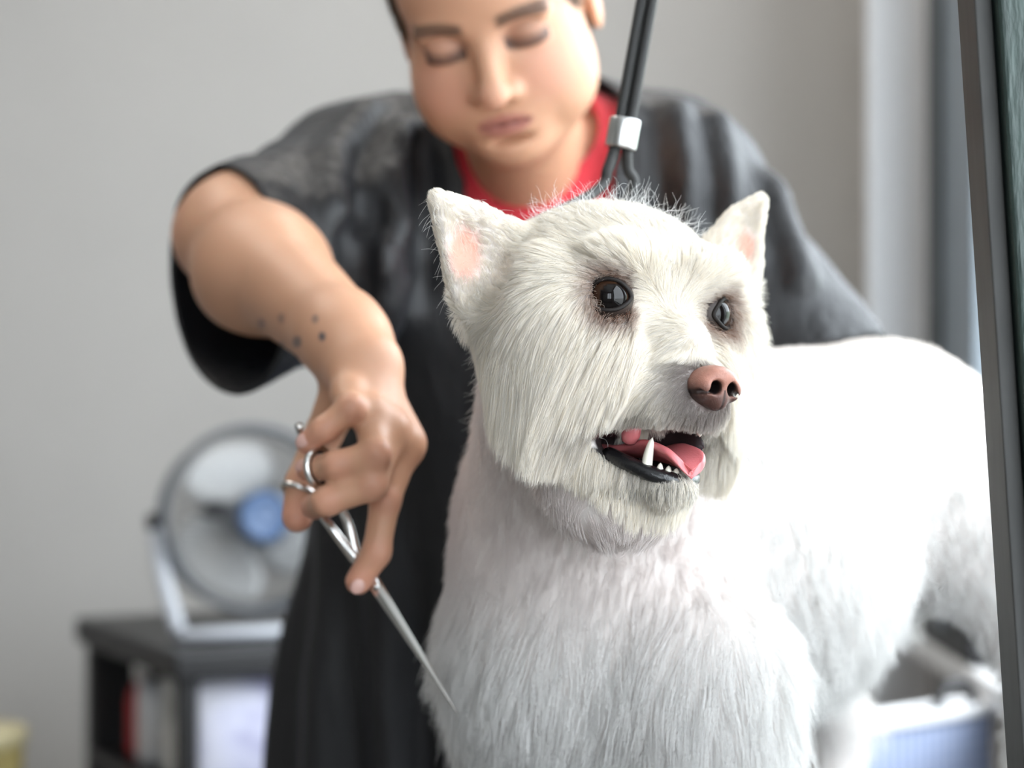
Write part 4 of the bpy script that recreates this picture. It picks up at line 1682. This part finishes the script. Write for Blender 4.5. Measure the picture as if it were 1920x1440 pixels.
# drape: vertical pleats growing toward the hem, small crinkles on top
th = np.arctan2(v[:, 0] + .01, -(v[:, 1] - 1.95))
lowm = sstep(1.20, .80, v[:, 2])
fold = np.sin(th * 15 + 1.5 * vnoise(v * np.array([6, 6, 2.5]), 11)) * .010 * lowm
fold += vnoise(v * np.array([28, 28, 6]), 12) * .0028 + vnoise(v * np.array([14, 14, 9]), 15) * .0035
fold += vnoise(v * np.array([70, 70, 12]), 13) * .0009
v = v + n_ * fold[:, None]
ctr = v[q].mean(1)
fnm = n_[q].mean(1)
# hems: sleeve mouths, neck opening, bottom
axr = unit(np.array([.30, -.25, -.92]))
cut = ((ctr - HEM) @ AXL > 0) & (np.linalg.norm(ctr - OPL, axis=1) < .24) & (ctr[:, 0] < -.08) & (ctr[:, 1] < 1.80)
cut |= ((ctr - OPR) @ axr > 0.05) & (np.linalg.norm(ctr - OPR, axis=1) < .20) & (ctr[:, 0] > .20)
cut |= ctr[:, 2] < .50
dlt = ctr - np.array([.020, 1.802, 1.336])
rad_ = np.hypot((dlt @ unit(np.cross(ax1, na))) / .074, (dlt @ ax1) / .080)
cut |= (rad_ < 1) & (dlt @ na > -.06)
# V front below the collar
vz = (1.285 - ctr[:, 2]) / .15
cut |= (ctr[:, 1] < 1.83) & (vz > -.3) & (vz < 1) & (np.abs(ctr[:, 0] - .022) < .062 * (1 - np.clip(vz, 0, 1)))
v2, q2, _ = compact(v, q[~cut])
# even out the ragged cut edges
e = np.vstack([q2[:, [i, (i + 1) % 4]] for i in range(4)])
es = np.sort(e, 1)
uq, cnt_ = np.unique(es, axis=0, return_counts=True)
be = uq[cnt_ == 1]
for _ in range(12):
    acc = np.zeros_like(v2)
    dg = np.zeros(len(v2))
    for a_i, b_i in ((0, 1), (1, 0)):
        np.add.at(acc, be[:, a_i], v2[be[:, b_i]])
        np.add.at(dg, be[:, a_i], 1)
    mk = dg > 0
    v2[mk] = .5 * v2[mk] + .5 * acc[mk] / dg[mk][:, None]
so_ = put('smock', fast_mesh('smock', v2, q2), SMOCK, pe, 'charcoal crinkled short sleeved grooming smock')
sm = so_.modifiers.new('s', 'SOLIDIFY')
sm.thickness = .0028
sm.offset = -1

# trousers and shoes below the smock
TR = SDF((-.22, 1.84, .06), (.20, 2.12, .75), .008)
for s in (-1, 1):
    TR.chain([(-.02 + s * .085, 1.985, .66), (-.02 + s * .095, 1.97, .42), (-.02 + s * .10, 2.0, .09)], [.085, .062, .050], k=.02)
v, q = TR.nets()
v = laplace(v, q, 2, .5)
put('trousers', fast_mesh('trousers', v, q), mat('dark_denim', (.03, .035, .05), .8, noise=(60, .2)), pe)
for s in (-1, 1):
    SS = SDF((-.02 + s * .10 - .07, 1.80, -.005), (-.02 + s * .10 + .07, 2.08, .13), .005)
    SS.cone((-.02 + s * .10, 2.0, .045), (-.02 + s * .105, 1.88, .03), .040, .036, k=.02)
    SS.ell((-.02 + s * .10, 2.01, .075), (.045, .05, .045), k=.02)
    v, q = SS.nets()
    v[:, 2] = np.maximum(v[:, 2], .001)
    put('shoe', fast_mesh('shoe', v, q), mat('black_shoe', (.02, .02, .02), .5), pe)
# ================================================================ PROPS
BLACK = mat('black_plastic', (0.018, 0.018, 0.02), 0.42)
BLACKW = mat('black_laminate', (0.012, 0.0115, 0.012), 0.45, noise=(40, .25, (1, 1, 6)))
STEEL = mat('polished_steel', (0.72, 0.71, 0.69), 0.16, metal=1.0)
BRUSHED = mat('brushed_aluminium', (0.70, 0.70, 0.69), 0.30, metal=1.0, bump=(400., .1, .0005, (1, 1, .05)))
CORD = mat('black_cord', (0.018, 0.0175, 0.017), 0.6, bump=(900., .5, .0006))
RUBBER = mat('black_rubber_mat', (0.03, 0.03, 0.032), 0.7, bump=(500., .4, .001))

# ---- grooming table with its arm
TZ = 0.79
t = empty('grooming_table', (.15, 1.49, 0), 'black rubber topped grooming table the white dog stands on', 'table')
box('table_top', (-.20, 1.205, TZ - .03), (.50, 1.775, TZ), RUBBER, t, .006)
box('table_edge', (-.206, 1.20, TZ - .034), (.506, 1.78, TZ - .012), BRUSHED, t, .003)
for x in (-.17, .47):
    for y in (1.24, 1.74):
        tube('leg', [(x, y, TZ - .034), (x, y, 0)], .016, BRUSHED, t)
for y in (1.24, 1.74):
    tube('stretcher', [(-.17, y, .25), (.47, y, .25)], .010, BRUSHED, t)
arm = tube('grooming_arm', spline([(.487, 1.47, TZ - .04), (.487, 1.47, 1.2), (.487, 1.47, 1.52), (.46, 1.46, 1.572), (.40, 1.44, 1.584), (.06, 1.368, 1.584)], 8), .010, BRUSHED, t)
box('clamp', (.462, 1.445, TZ - .07), (.512, 1.495, TZ + .03), BLACK, arm, .004)

# ---- grooming loop
lp = empty('grooming_loop', P(1168, 250, 1.37), 'black cord grooming loop with silver ferrule above the dog', 'leash')
DL = 1.38
fer = P(1168, 250, DL)
ax = unit(P(1213, 0, DL) - P(1168, 250, DL))
side = unit(np.cross([0, 1, 0], ax))
if side[0] < 0:
    side = -side
ringp = fer + ax * ((1.581 - fer[2]) / ax[2])
for sg in (-1, 1):
    tube('cord', spline([fer - ax * .006 + side * sg * .0035, fer + ax * .05 + side * sg * .0035, fer + ax * .12 + side * sg * .0035, ringp - ax * .014 + side * sg * .0034], 8), .0035, CORD, lp)


def over_neck(pts):
    pts = spline(pts, 8)
    for _ in range(6):
        sd = D.sample(pts)
        bad = (sd < .0045)
        if bad.any():
            pts[bad] += D.grad(pts[bad]) * np.clip(.0048 - sd[bad], 0, .01)[:, None]
    return pts


tube('cord', over_neck([fer - ax * .004 - side * .0034, P(1140, 315, 1.375), P(1112, 362, 1.365), H(-5.6, -5.0, 3.0), H(-6.8, -6.0, -2.0)]), .0035, CORD, lp)
tube('cord', over_neck([fer - ax * .004 + side * .0034, P(1176, 315, 1.385), P(1184, 365, 1.385), H(-7.6, 3.0, 1.6), H(-7.2, 5.0, -3.0)]), .0035, CORD, lp)
# ferrule : rolled band with an open hollow
pr = [(.0068, -.0095), (.0098, -.0095), (.0101, -.0085), (.0101, .0085), (.0098, .0095), (.0068, .0095), (.0064, .008), (.0064, -.008), (.0068, -.0095)]
put('ferrule', lathe_mesh('ferrule', pr, fer, ax, 40), BRUSHED, lp, 'silver metal ferrule')
ra = [ringp + .0165 * (math.cos(a) * np.array([.1, 1, 0]) + math.sin(a) * np.array([0, 0, 1])) for a in np.linspace(0, 2 * math.pi, 28, endpoint=False)]
tube('hanger_ring', ra, .003, STEEL, lp, closed=True)

# ---- scissors
sc = empty('scissors', P(695, 1085, 1.392), 'long polished steel grooming scissors held in the groomer\'s hand', 'scissors')
pv = P(693, 1080, 1.392)
tip = P(858, 1338, 1.332)
bd = unit(tip - pv)
vw = unit(-pv + np.array([0, 0, CAM_H]))
bn = unit(np.cross(bd, vw))            # across the blade in view
bw = unit(np.cross(bn, bd))


def blade(off, sgn, name):
    n = 26
    v, f = [], []
    L = np.linalg.norm(tip - pv)
    for i in range(n):
        s = i / (n - 1)
        c = pv + bd * (L * s) + bw * off
        w0 = .0056 * (1 - s) ** .8 + .0004
        # spine (thick), ridge, cutting edge
        e = sgn
        prof = [(-w0 * .55 * e, -.0009), (-w0 * .55 * e, .0011), (.05 * w0 * e, .0013), (w0 * .75 * e, .0002), (w0 * .75 * e, -.0004)]
        for a, b in prof:
            v.append(c + bn * a + bw * b * (1 - .5 * s))
    k = 5
    for i in range(n - 1):
        for j in range(k):
            j2 = (j + 1) % k
            f.append((i * k + j, i * k + j2, (i + 1) * k + j2, (i + 1) * k + j))
    f.append(tuple(range(k)))
    f.append(tuple((n - 1) * k + j for j in range(k)))
    me = mesh_from(name, v, f, smooth=False)
    bm = bmesh.new()
    bm.from_mesh(me)
    bmesh.ops.recalc_face_normals(bm, faces=bm.faces)
    bm.to_mesh(me)
    bm.free()
    return put(name, me, STEEL, sc)


b1 = blade(.0006, 1, 'blade')
b2 = blade(-.0018, -1, 'blade')
r1c, r2c = P(600, 876.5, 1.370), P(563.5, 922, 1.433)
tube('shank', spline([pv + bd * .012 + bw * .001, pv - bd * .004 + bw * .001, P(660, 1040, 1.390), P(618, 985, 1.390), P(583, 938, 1.400)], 8), np.interp(np.linspace(0, 1, 33), [0, .3, .6, 1], [.0030, .0042, .0034, .0026]), STEEL, b1)
tube('shank', spline([pv + bd * .012 - bw * .002, pv - bd * .004 - bw * .002, P(668, 1035, 1.398), P(650, 975, 1.398), P(618, 915, 1.388)], 8), np.interp(np.linspace(0, 1, 33), [0, .3, .6, 1], [.0030, .0042, .0034, .0026]), STEEL, b2)


def ring(c, n, r1, r2, rt, m, parent, name='finger_ring', ref=(0, 0, 1)):
    n = unit(n)
    a = unit(np.cross(n, ref))
    b = np.cross(n, a)
    pts = [c + a * r1 * math.cos(q) + b * r2 * math.sin(q) for q in np.linspace(0, 2 * math.pi, 36, endpoint=False)]
    return tube(name, pts, rt, m, parent, closed=True)


ring(r1c, unit(P(630, 872, 1.355) - P(572, 878, 1.375)), .0112, .0122, .0022, STEEL, b2)
ring(r1c, unit(P(630, 872, 1.355) - P(572, 878, 1.375)), .0094, .0104, .0014, mat('black_insert', (.01, .01, .01), .5), b2, 'ring_insert')
ring(r2c, unit(P(565, 905, 1.43) - P(556, 985, 1.42)) + np.array([0.25, 0, 0]), .0118, .0128, .0021, STEEL, b1)
tube('finger_tang', spline([P(596, 852, 1.386), P(580, 838, 1.392), P(566, 815, 1.39), P(560, 797, 1.385)], 6), [.0024] * 15 + [.0028] * 4, STEEL, b2)
put('pivot_screw', lathe_mesh('pivot_screw', [(.001, -.0035), (.0034, -.0035), (.0036, .0030), (.0030, .0038), (.0005, .0040)], pv + bw * .001, bw, 20), STEEL, sc)

# ---- black cube shelf with the fan on top
SH0 = np.array([(340 - 960) / FPX * 2.6, 2.6])           # near corner
SHZ = 1.15 - (1222 - 720) / FPX * 2.6
u1 = unit(np.array([(160 - 960) / FPX * 2.98, 2.98]) - SH0)   # along the left face
LS = np.linalg.norm(np.array([(160 - 960) / FPX * 2.98, 2.98]) - SH0)
u2 = np.array([-u1[1], u1[0]])
if u2[0] < 0:
    u2 = -u2
sh = empty('shelf_unit', (SH0[0], SH0[1], 0), 'black open cube shelf unit carrying the desk fan', 'shelf')
WS = .42
ROT = Matrix(((u2[0], u1[0], 0), (u2[1], u1[1], 0), (0, 0, 1)))


def sbox(name, a0, a1, b0, b1, z0, z1, m, parent, bevel=.003, label=None):
    """a along the front, b along the left side, from the near corner"""
    c = SH0 + u2 * (a0 + a1) / 2 + u1 * (b0 + b1) / 2
    h = np.array([(a1 - a0) / 2, (b1 - b0) / 2, (z1 - z0) / 2])
    cc = np.array([c[0], c[1], (z0 + z1) / 2])
    return box(name, cc - h, cc + h, m, parent, bevel, label, rot=ROT)


sbox('top_board', -.012, WS + .012, -.012, LS + .012, SHZ - .035, SHZ, BLACKW, sh, .005)
for a in (0, WS - .022):
    for b in (0, LS - .028):
        sbox('post', a, a + .022, b, b + .028, 0, SHZ - .035, BLACKW, sh)
for z in (.10, .645):
    sbox('shelf_board', .0, WS, .0, LS, z - .018, z, BLACKW, sh)
sbox('back_board', .022, WS - .022, LS - .012, LS - .006, .1, SHZ - .04, BLACKW, sh, 0)
# goods on the upper shelf
LAV = mat('lavender_print', (0.56, 0.55, 0.72), 0.35)
nt = LAV.node_tree
n1 = nt.nodes.new('ShaderNodeTexNoise')
n1.inputs['Scale'].default_value = 11.0
n1.inputs['Detail'].default_value = 2.0
cr = nt.nodes.new('ShaderNodeValToRGB')
cr.color_ramp.elements[0].position = .30
cr.color_ramp.elements[0].color = (.17, .15, .36, 1)
cr.color_ramp.elements[1].position = .52
cr.color_ramp.elements[1].color = (.66, .66, .82, 1)
e_ = cr.color_ramp.elements.new(.66)
e_.color = (.80, .79, .86, 1)
tc = nt.nodes.new('ShaderNodeTexCoord')
nt.links.new(tc.outputs['Object'], n1.inputs['Vector'])
nt.links.new(n1.outputs['Fac'], cr.inputs['Fac'])
nt.links.new(cr.outputs['Color'], nt.nodes['Principled BSDF'].inputs['Base Color'])
GREYPK = mat('pale_grey_print', (0.50, 0.50, 0.49), 0.45, noise=(14.0, 0.5))


def bag(name, a0, a1, b0, b1, z0, z1, m, label, cat, group=None):
    """soft filled packet: pillow between the bounds with a crimped top"""
    n, k = 14, 24
    v, f = [], []
    ca, cb = (a0 + a1) / 2, (b0 + b1) / 2
    for i in range(n):
        s = i / (n - 1)
        z = z0 + (z1 - z0) * s
        puff = .35 + .65 * math.sin(math.pi * min(1, .12 + s * .88)) ** .6 if s < .94 else .10
        for j in range(k):
            q = 2 * math.pi * j / k
            ex = .55
            x = math.copysign(abs(math.cos(q)) ** ex, math.cos(q)) * (a1 - a0) / 2
            y = math.copysign(abs(math.sin(q)) ** ex, math.sin(q)) * (b1 - b0) / 2 * puff
            w_ = SH0 + u2 * (ca + x) + u1 * (cb + y)
            v.append((w_[0], w_[1], z))
    for i in range(n - 1):
        for j in range(k):
            j2 = (j + 1) % k
            f.append((i * k + j, i * k + j2, (i + 1) * k + j2, (i + 1) * k + j))
    f.append(tuple(range(k - 1, -1, -1)))
    f.append(tuple((n - 1) * k + j for j in range(k)))
    o = put(name, mesh_from(name, v, f), m)
    return tag(o, label, cat, group)


bag('packet', .03, .39, .03, .10, .646, SHZ - .045, LAV, 'large lavender and white printed packet in the front of the black shelf', 'packet')
bag('packet', .03, .14, .12, .21, .646, SHZ - .05, GREYPK, 'pale grey printed packet seen through the shelf\'s open side', 'packet')
bag('packet', .025, .12, .225, .29, .646, SHZ - .07, mat('white_pack', (.62, .62, .64), .4, noise=(20, .3)), 'off-white packet at the back of the shelf\'s open side', 'packet')
# a small red bottle
rb = empty('bottle', (*(SH0 + u1 * .325 + u2 * .05), .646), 'small red bottle at the back left of the black shelf', 'bottle')
bo = SH0 + u1 * .325 + u2 * .05
put('bottle_body', lathe_mesh('bottle_body', [(.018, 0), (.02, .004), (.02, .075), (.016, .088), (.009, .095), (.009, .104)], (bo[0], bo[1], .646), (0, 0, 1), 24), mat('red_plastic', (.42, .035, .04), .4), rb)
put('bottle_cap', lathe_mesh('bottle_cap', [(.011, .100), (.011, .122), (.009, .125)], (bo[0], bo[1], .646), (0, 0, 1), 20), WHITE, rb)

# ---- desk fan
FC = P(478, 972, 2.76)
fn = empty('desk_fan', (FC[0], FC[1], SHZ), 'round desk fan with blue hub standing on the black shelf', 'fan')
yaw = math.radians(24)
fa = unit(np.array([math.sin(yaw), -math.cos(yaw), .10]))       # facing the camera, turned right
fx = unit(np.cross([0, 0, 1], fa)) * -1
fx = unit(np.cross(fa, [0, 0, 1])) * -1
fz = unit(np.cross(fa, fx))
if fz[2] < 0:
    fz = -fz
FR = .119
CAGE = mat('grey_cage_metal', (0.10, 0.105, 0.115), 0.35, metal=.6)
BLADEM = mat('smoky_white_blade', (0.52, 0.52, 0.51), 0.3)
BLUE = mat('blue_hub_plastic', (0.05, 0.10, 0.21), 0.35)
LIGHTP = mat('light_grey_plastic', (0.48, 0.50, 0.54), 0.35)


def circ(r, off, n=72):
    return [FC + fa * off + r * (math.cos(a) * fx + math.sin(a) * fz) for a in np.linspace(0, 2 * math.pi, n, endpoint=False)]


cage = tube('cage_rim', circ(FR, 0), .0048, CAGE, fn, closed=True)
tube('cage_rim', circ(FR * .97, -.045), .003, CAGE, fn, closed=True)


def wires(front):
    v, f = [], []
    for i in range(90):
        a = 2 * math.pi * i / 90
        d = math.cos(a) * fx + math.sin(a) * fz
        tw = -math.sin(a) * fx + math.cos(a) * fz
        pts = []
        for s in np.linspace(0, 1, 8):
            r = .03 + (FR - .03) * s
            if front:
                off = .036 * (1 - s ** 2.6)
            else:
                off = -.075 + .075 * s ** 3
            pts.append(FC + d * r + tw * .02 * math.sin(s * 2) * (1 - s) + fa * off)
        me = tube_mesh('w', pts, .0008, seg=4)
        n = len(v)
        v += [tuple(q.co) for q in me.vertices]
        f += [tuple(n + j for j in p.vertices) for p in me.polygons]
        bpy.data.meshes.remove(me)
    return mesh_from('grille', v, f)


gr = put('grille', wires(True), CAGE, fn)
gr['kind'] = 'stuff'
gr = put('grille', wires(False), CAGE, fn)
gr['kind'] = 'stuff'
put('hub_badge', lathe_mesh('hub_badge', [(.033, .028), (.034, .036), (.030, .042), (.022, .044), (.020, .041), (.012, .042), (.002, .043)], FC, fa, 36), BLUE, fn, 'blue round hub badge')
put('motor_housing', lathe_mesh('motor_housing', [(.02, -.13), (.036, -.125), (.045, -.10), (.046, -.075), (.03, -.06)], FC, fa, 32), BLACK, fn)
put('blade_boss', lathe_mesh('blade_boss', [(.028, -.055), (.031, -.05), (.031, -.01), (.024, .002)], FC, fa, 32), BLACK, fn)
for q in range(3):
    a0 = math.radians(100 + q * 120)
    v, f = [], []
    n, k = 14, 12
    for i in range(n):
        s = i / (n - 1)
        r = .026 + (FR * .88 - .026) * s
        hw = math.radians(22 + 30 * math.sin(math.pi * min(1, .15 + s * .7)))
        for j in range(k):
            w_ = j / (k - 1) * 2 - 1
            a = a0 + w_ * hw + .25 * s
            v.append(FC + r * (math.cos(a) * fx + math.sin(a) * fz) + fa * (-.028 + .018 * w_ * (.6 + .4 * s)))
    for i in range(n - 1):
        for j in range(k - 1):
            f.append((i * k + j, i * k + j + 1, (i + 1) * k + j + 1, (i + 1) * k + j))
    o = put('fan_blade', mesh_from('fan_blade', v, f), BLADEM, fn)
    sm = o.modifiers.new('s', 'SOLIDIFY')
    sm.thickness = .002
# U bracket and foot
pl = FC - fx * (FR + .008) - fa * .02
prr = FC + fx * (FR + .008) - fa * .02
if pl[0] > prr[0]:
    pl, prr = prr, pl
fl_ = np.array([P(335, 1170, 2.70)[0], 2.70, SHZ + .008])
dxy = unit((prr - pl) * [1, 1, 0])
fr_ = fl_ + dxy * .20
tube('bracket', spline([pl, pl * .5 + fl_ * .5 + np.array([-.004, 0, 0]), fl_ + np.array([0, 0, .006])], 8), .010, LIGHTP, fn, flat=.6, label='pale grey side bracket')
tube('bracket', spline([prr, prr * .5 + fr_ * .5 + np.array([.004, 0, 0]), fr_ + np.array([0, 0, .006])], 8), .010, LIGHTP, fn, flat=.6)
tube('foot_bar', [fl_, fl_ + dxy * .1, fr_], .0085, LIGHTP, fn, flat=1.6)
for p_ in (pl, prr):
    put('tilt_knob', lathe_mesh('tilt_knob', [(.008, -.010), (.011, -.008), (.011, .008), (.008, .010)], p_, dxy, 20), BLACK, fn)

# ---- yellow tub on a small stool, lower left
yb = np.array([-.70, 2.75])
st = empty('stool', (*yb, 0), 'low wooden stool under the yellow tub beside the shelf', 'stool')
WOODM = mat('pale_wood', (.42, .30, .17), .55, noise=(20, .25, (1, 1, 8)))
put('seat', lathe_mesh('seat', [(.15, .55), (.16, .555), (.16, .575), (.15, .58)], (*yb, 0), (0, 0, 1), 40), WOODM, st)
for a in range(4):
    q = a * math.pi / 2 + .6
    tube('leg', [(yb[0] + .11 * math.cos(q), yb[1] + .11 * math.sin(q), .552), (yb[0] + .15 * math.cos(q), yb[1] + .15 * math.sin(q), 0)], [.016, .012], WOODM, st)
tb = empty('tub', (*yb, .581), 'yellow plastic tub with lid at the left edge', 'tub')
YEL = mat('dull_yellow', (.34, .28, .11), .5, noise=(18, .3))
put('tub_body', lathe_mesh('tub_body', [(.060, 0), (.064, .003), (.070, .105), (.071, .11)], (*yb, .581), (0, 0, 1), 36), YEL, tb)
put('lid', lathe_mesh('lid', [(.073, .106), (.0745, .108), (.0745, .122), (.072, .126), (.03, .127)], (*yb, .581), (0, 0, 1), 36), mat('cream_lid', (.42, .37, .22), .5), tb)

# ---- black box on the window sill
bx = empty('clipper_case', (.575, 2.62, SILL_Z), 'small black case lying on the white window sill', 'case')
box('case_body', (.547, 2.56, SILL_Z), (.612, 2.86, SILL_Z + .035), BLACK, bx, .006)
box('case_lid', (.546, 2.559, SILL_Z + .0355), (.613, 2.861, SILL_Z + .052), BLACK, bx, .007)
box('latch', (.543, 2.69, SILL_Z + .028), (.5465, 2.73, SILL_Z + .045), GREYFR, bx, .001)

# ---- blue checked laundry bin
CHK = bpy.data.materials.new('blue_check_cloth')
CHK.use_nodes = True
nt = CHK.node_tree
b_ = nt.nodes['Principled BSDF']
b_.inputs['Roughness'].default_value = .8
tc = nt.nodes.new('ShaderNodeTexCoord')
mixes = []
for axn, sc_ in (('X', 42.0), ('Z', 42.0)):
    wv = nt.nodes.new('ShaderNodeTexWave')
    wv.bands_direction = axn
    wv.inputs['Scale'].default_value = sc_ / 2
    wv.inputs['Distortion'].default_value = .4
    nt.links.new(tc.outputs['Generated' if False else 'Object'], wv.inputs['Vector'])
    mixes.append(wv)
ad = nt.nodes.new('ShaderNodeMath')
ad.operation = 'ADD'
nt.links.new(mixes[0].outputs['Fac'], ad.inputs[0])
nt.links.new(mixes[1].outputs['Fac'], ad.inputs[1])
mr = nt.nodes.new('ShaderNodeMapRange')
mr.inputs['From Max'].default_value = 2.0
nt.links.new(ad.outputs[0], mr.inputs['Value'])
cr = nt.nodes.new('ShaderNodeValToRGB')
cr.color_ramp.elements[0].color = (.15, .22, .44, 1)
cr.color_ramp.elements[1].color = (.60, .66, .80, 1)
nt.links.new(mr.outputs['Result'], cr.inputs['Fac'])
nt.links.new(cr.outputs['Color'], b_.inputs['Base Color'])
bd1 = unit(np.array([.174, .15]))
bd2 = np.array([-bd1[1], bd1[0]])
A_ = np.array([.355, 2.285])
BW, BD, BZ = .26, .045, .785
cb = A_ + bd1 * BW / 2 + bd2 * BD / 2
bn_ = empty('fabric_screen', (cb[0], cb[1], 0), 'low blue checked cloth screen with white rim and black handle under the window', 'screen')
BROT = Matrix(((bd1[0], bd2[0], 0), (bd1[1], bd2[1], 0), (0, 0, 1)))


def bin_side(name, a0, a1, c0, c1, z0, z1, m, bev=.003):
    c = A_ + bd1 * (a0 + a1) / 2 + bd2 * (c0 + c1) / 2
    h = np.array([(a1 - a0) / 2, (c1 - c0) / 2, (z1 - z0) / 2])
    me = box_mesh(name, -h, h, bev)
    o = bpy.data.objects.new(name, me)
    me.materials.append(m)
    COL.objects.link(o)
    o.parent = bn_
    bpy.context.view_layer.update()
    o.matrix_parent_inverse = bn_.matrix_world.inverted()
    o.matrix_world = Matrix.Translation(Vector((c[0], c[1], (z0 + z1) / 2))) @ BROT.to_4x4()
    return o


bin_side('cloth_panel', 0, BW, 0, .008, 0.02, BZ - .014, CHK)
bin_side('cloth_panel', 0, BW, BD - .008, BD, 0.02, BZ - .014, CHK)
bin_side('cloth_panel', 0, .008, .008, BD - .008, 0.02, BZ - .014, CHK)
bin_side('cloth_panel', BW - .008, BW, .008, BD - .008, 0.02, BZ - .014, CHK)
bin_side('bottom', 0, BW, 0, BD, 0, .019, WHITE)
for q in ((-.006, BW + .006, -.006, .012), (-.006, BW + .006, BD - .012, BD + .006), (-.006, .012, .0121, BD - .0121), (BW - .012, BW + .006, .0121, BD - .0121)):
    bin_side('rim', *q, BZ - .014, BZ, WHITE)
hp = []
for a in np.linspace(0, math.pi, 12):
    q = A_ + bd1 * (BW - .062 - .035 * math.cos(a)) + bd2 * .003
    hp.append((q[0], q[1], BZ - .004 + .030 * math.sin(a)))
tube('handle', hp, .006, BLACK, bn_, label='black arched handle')
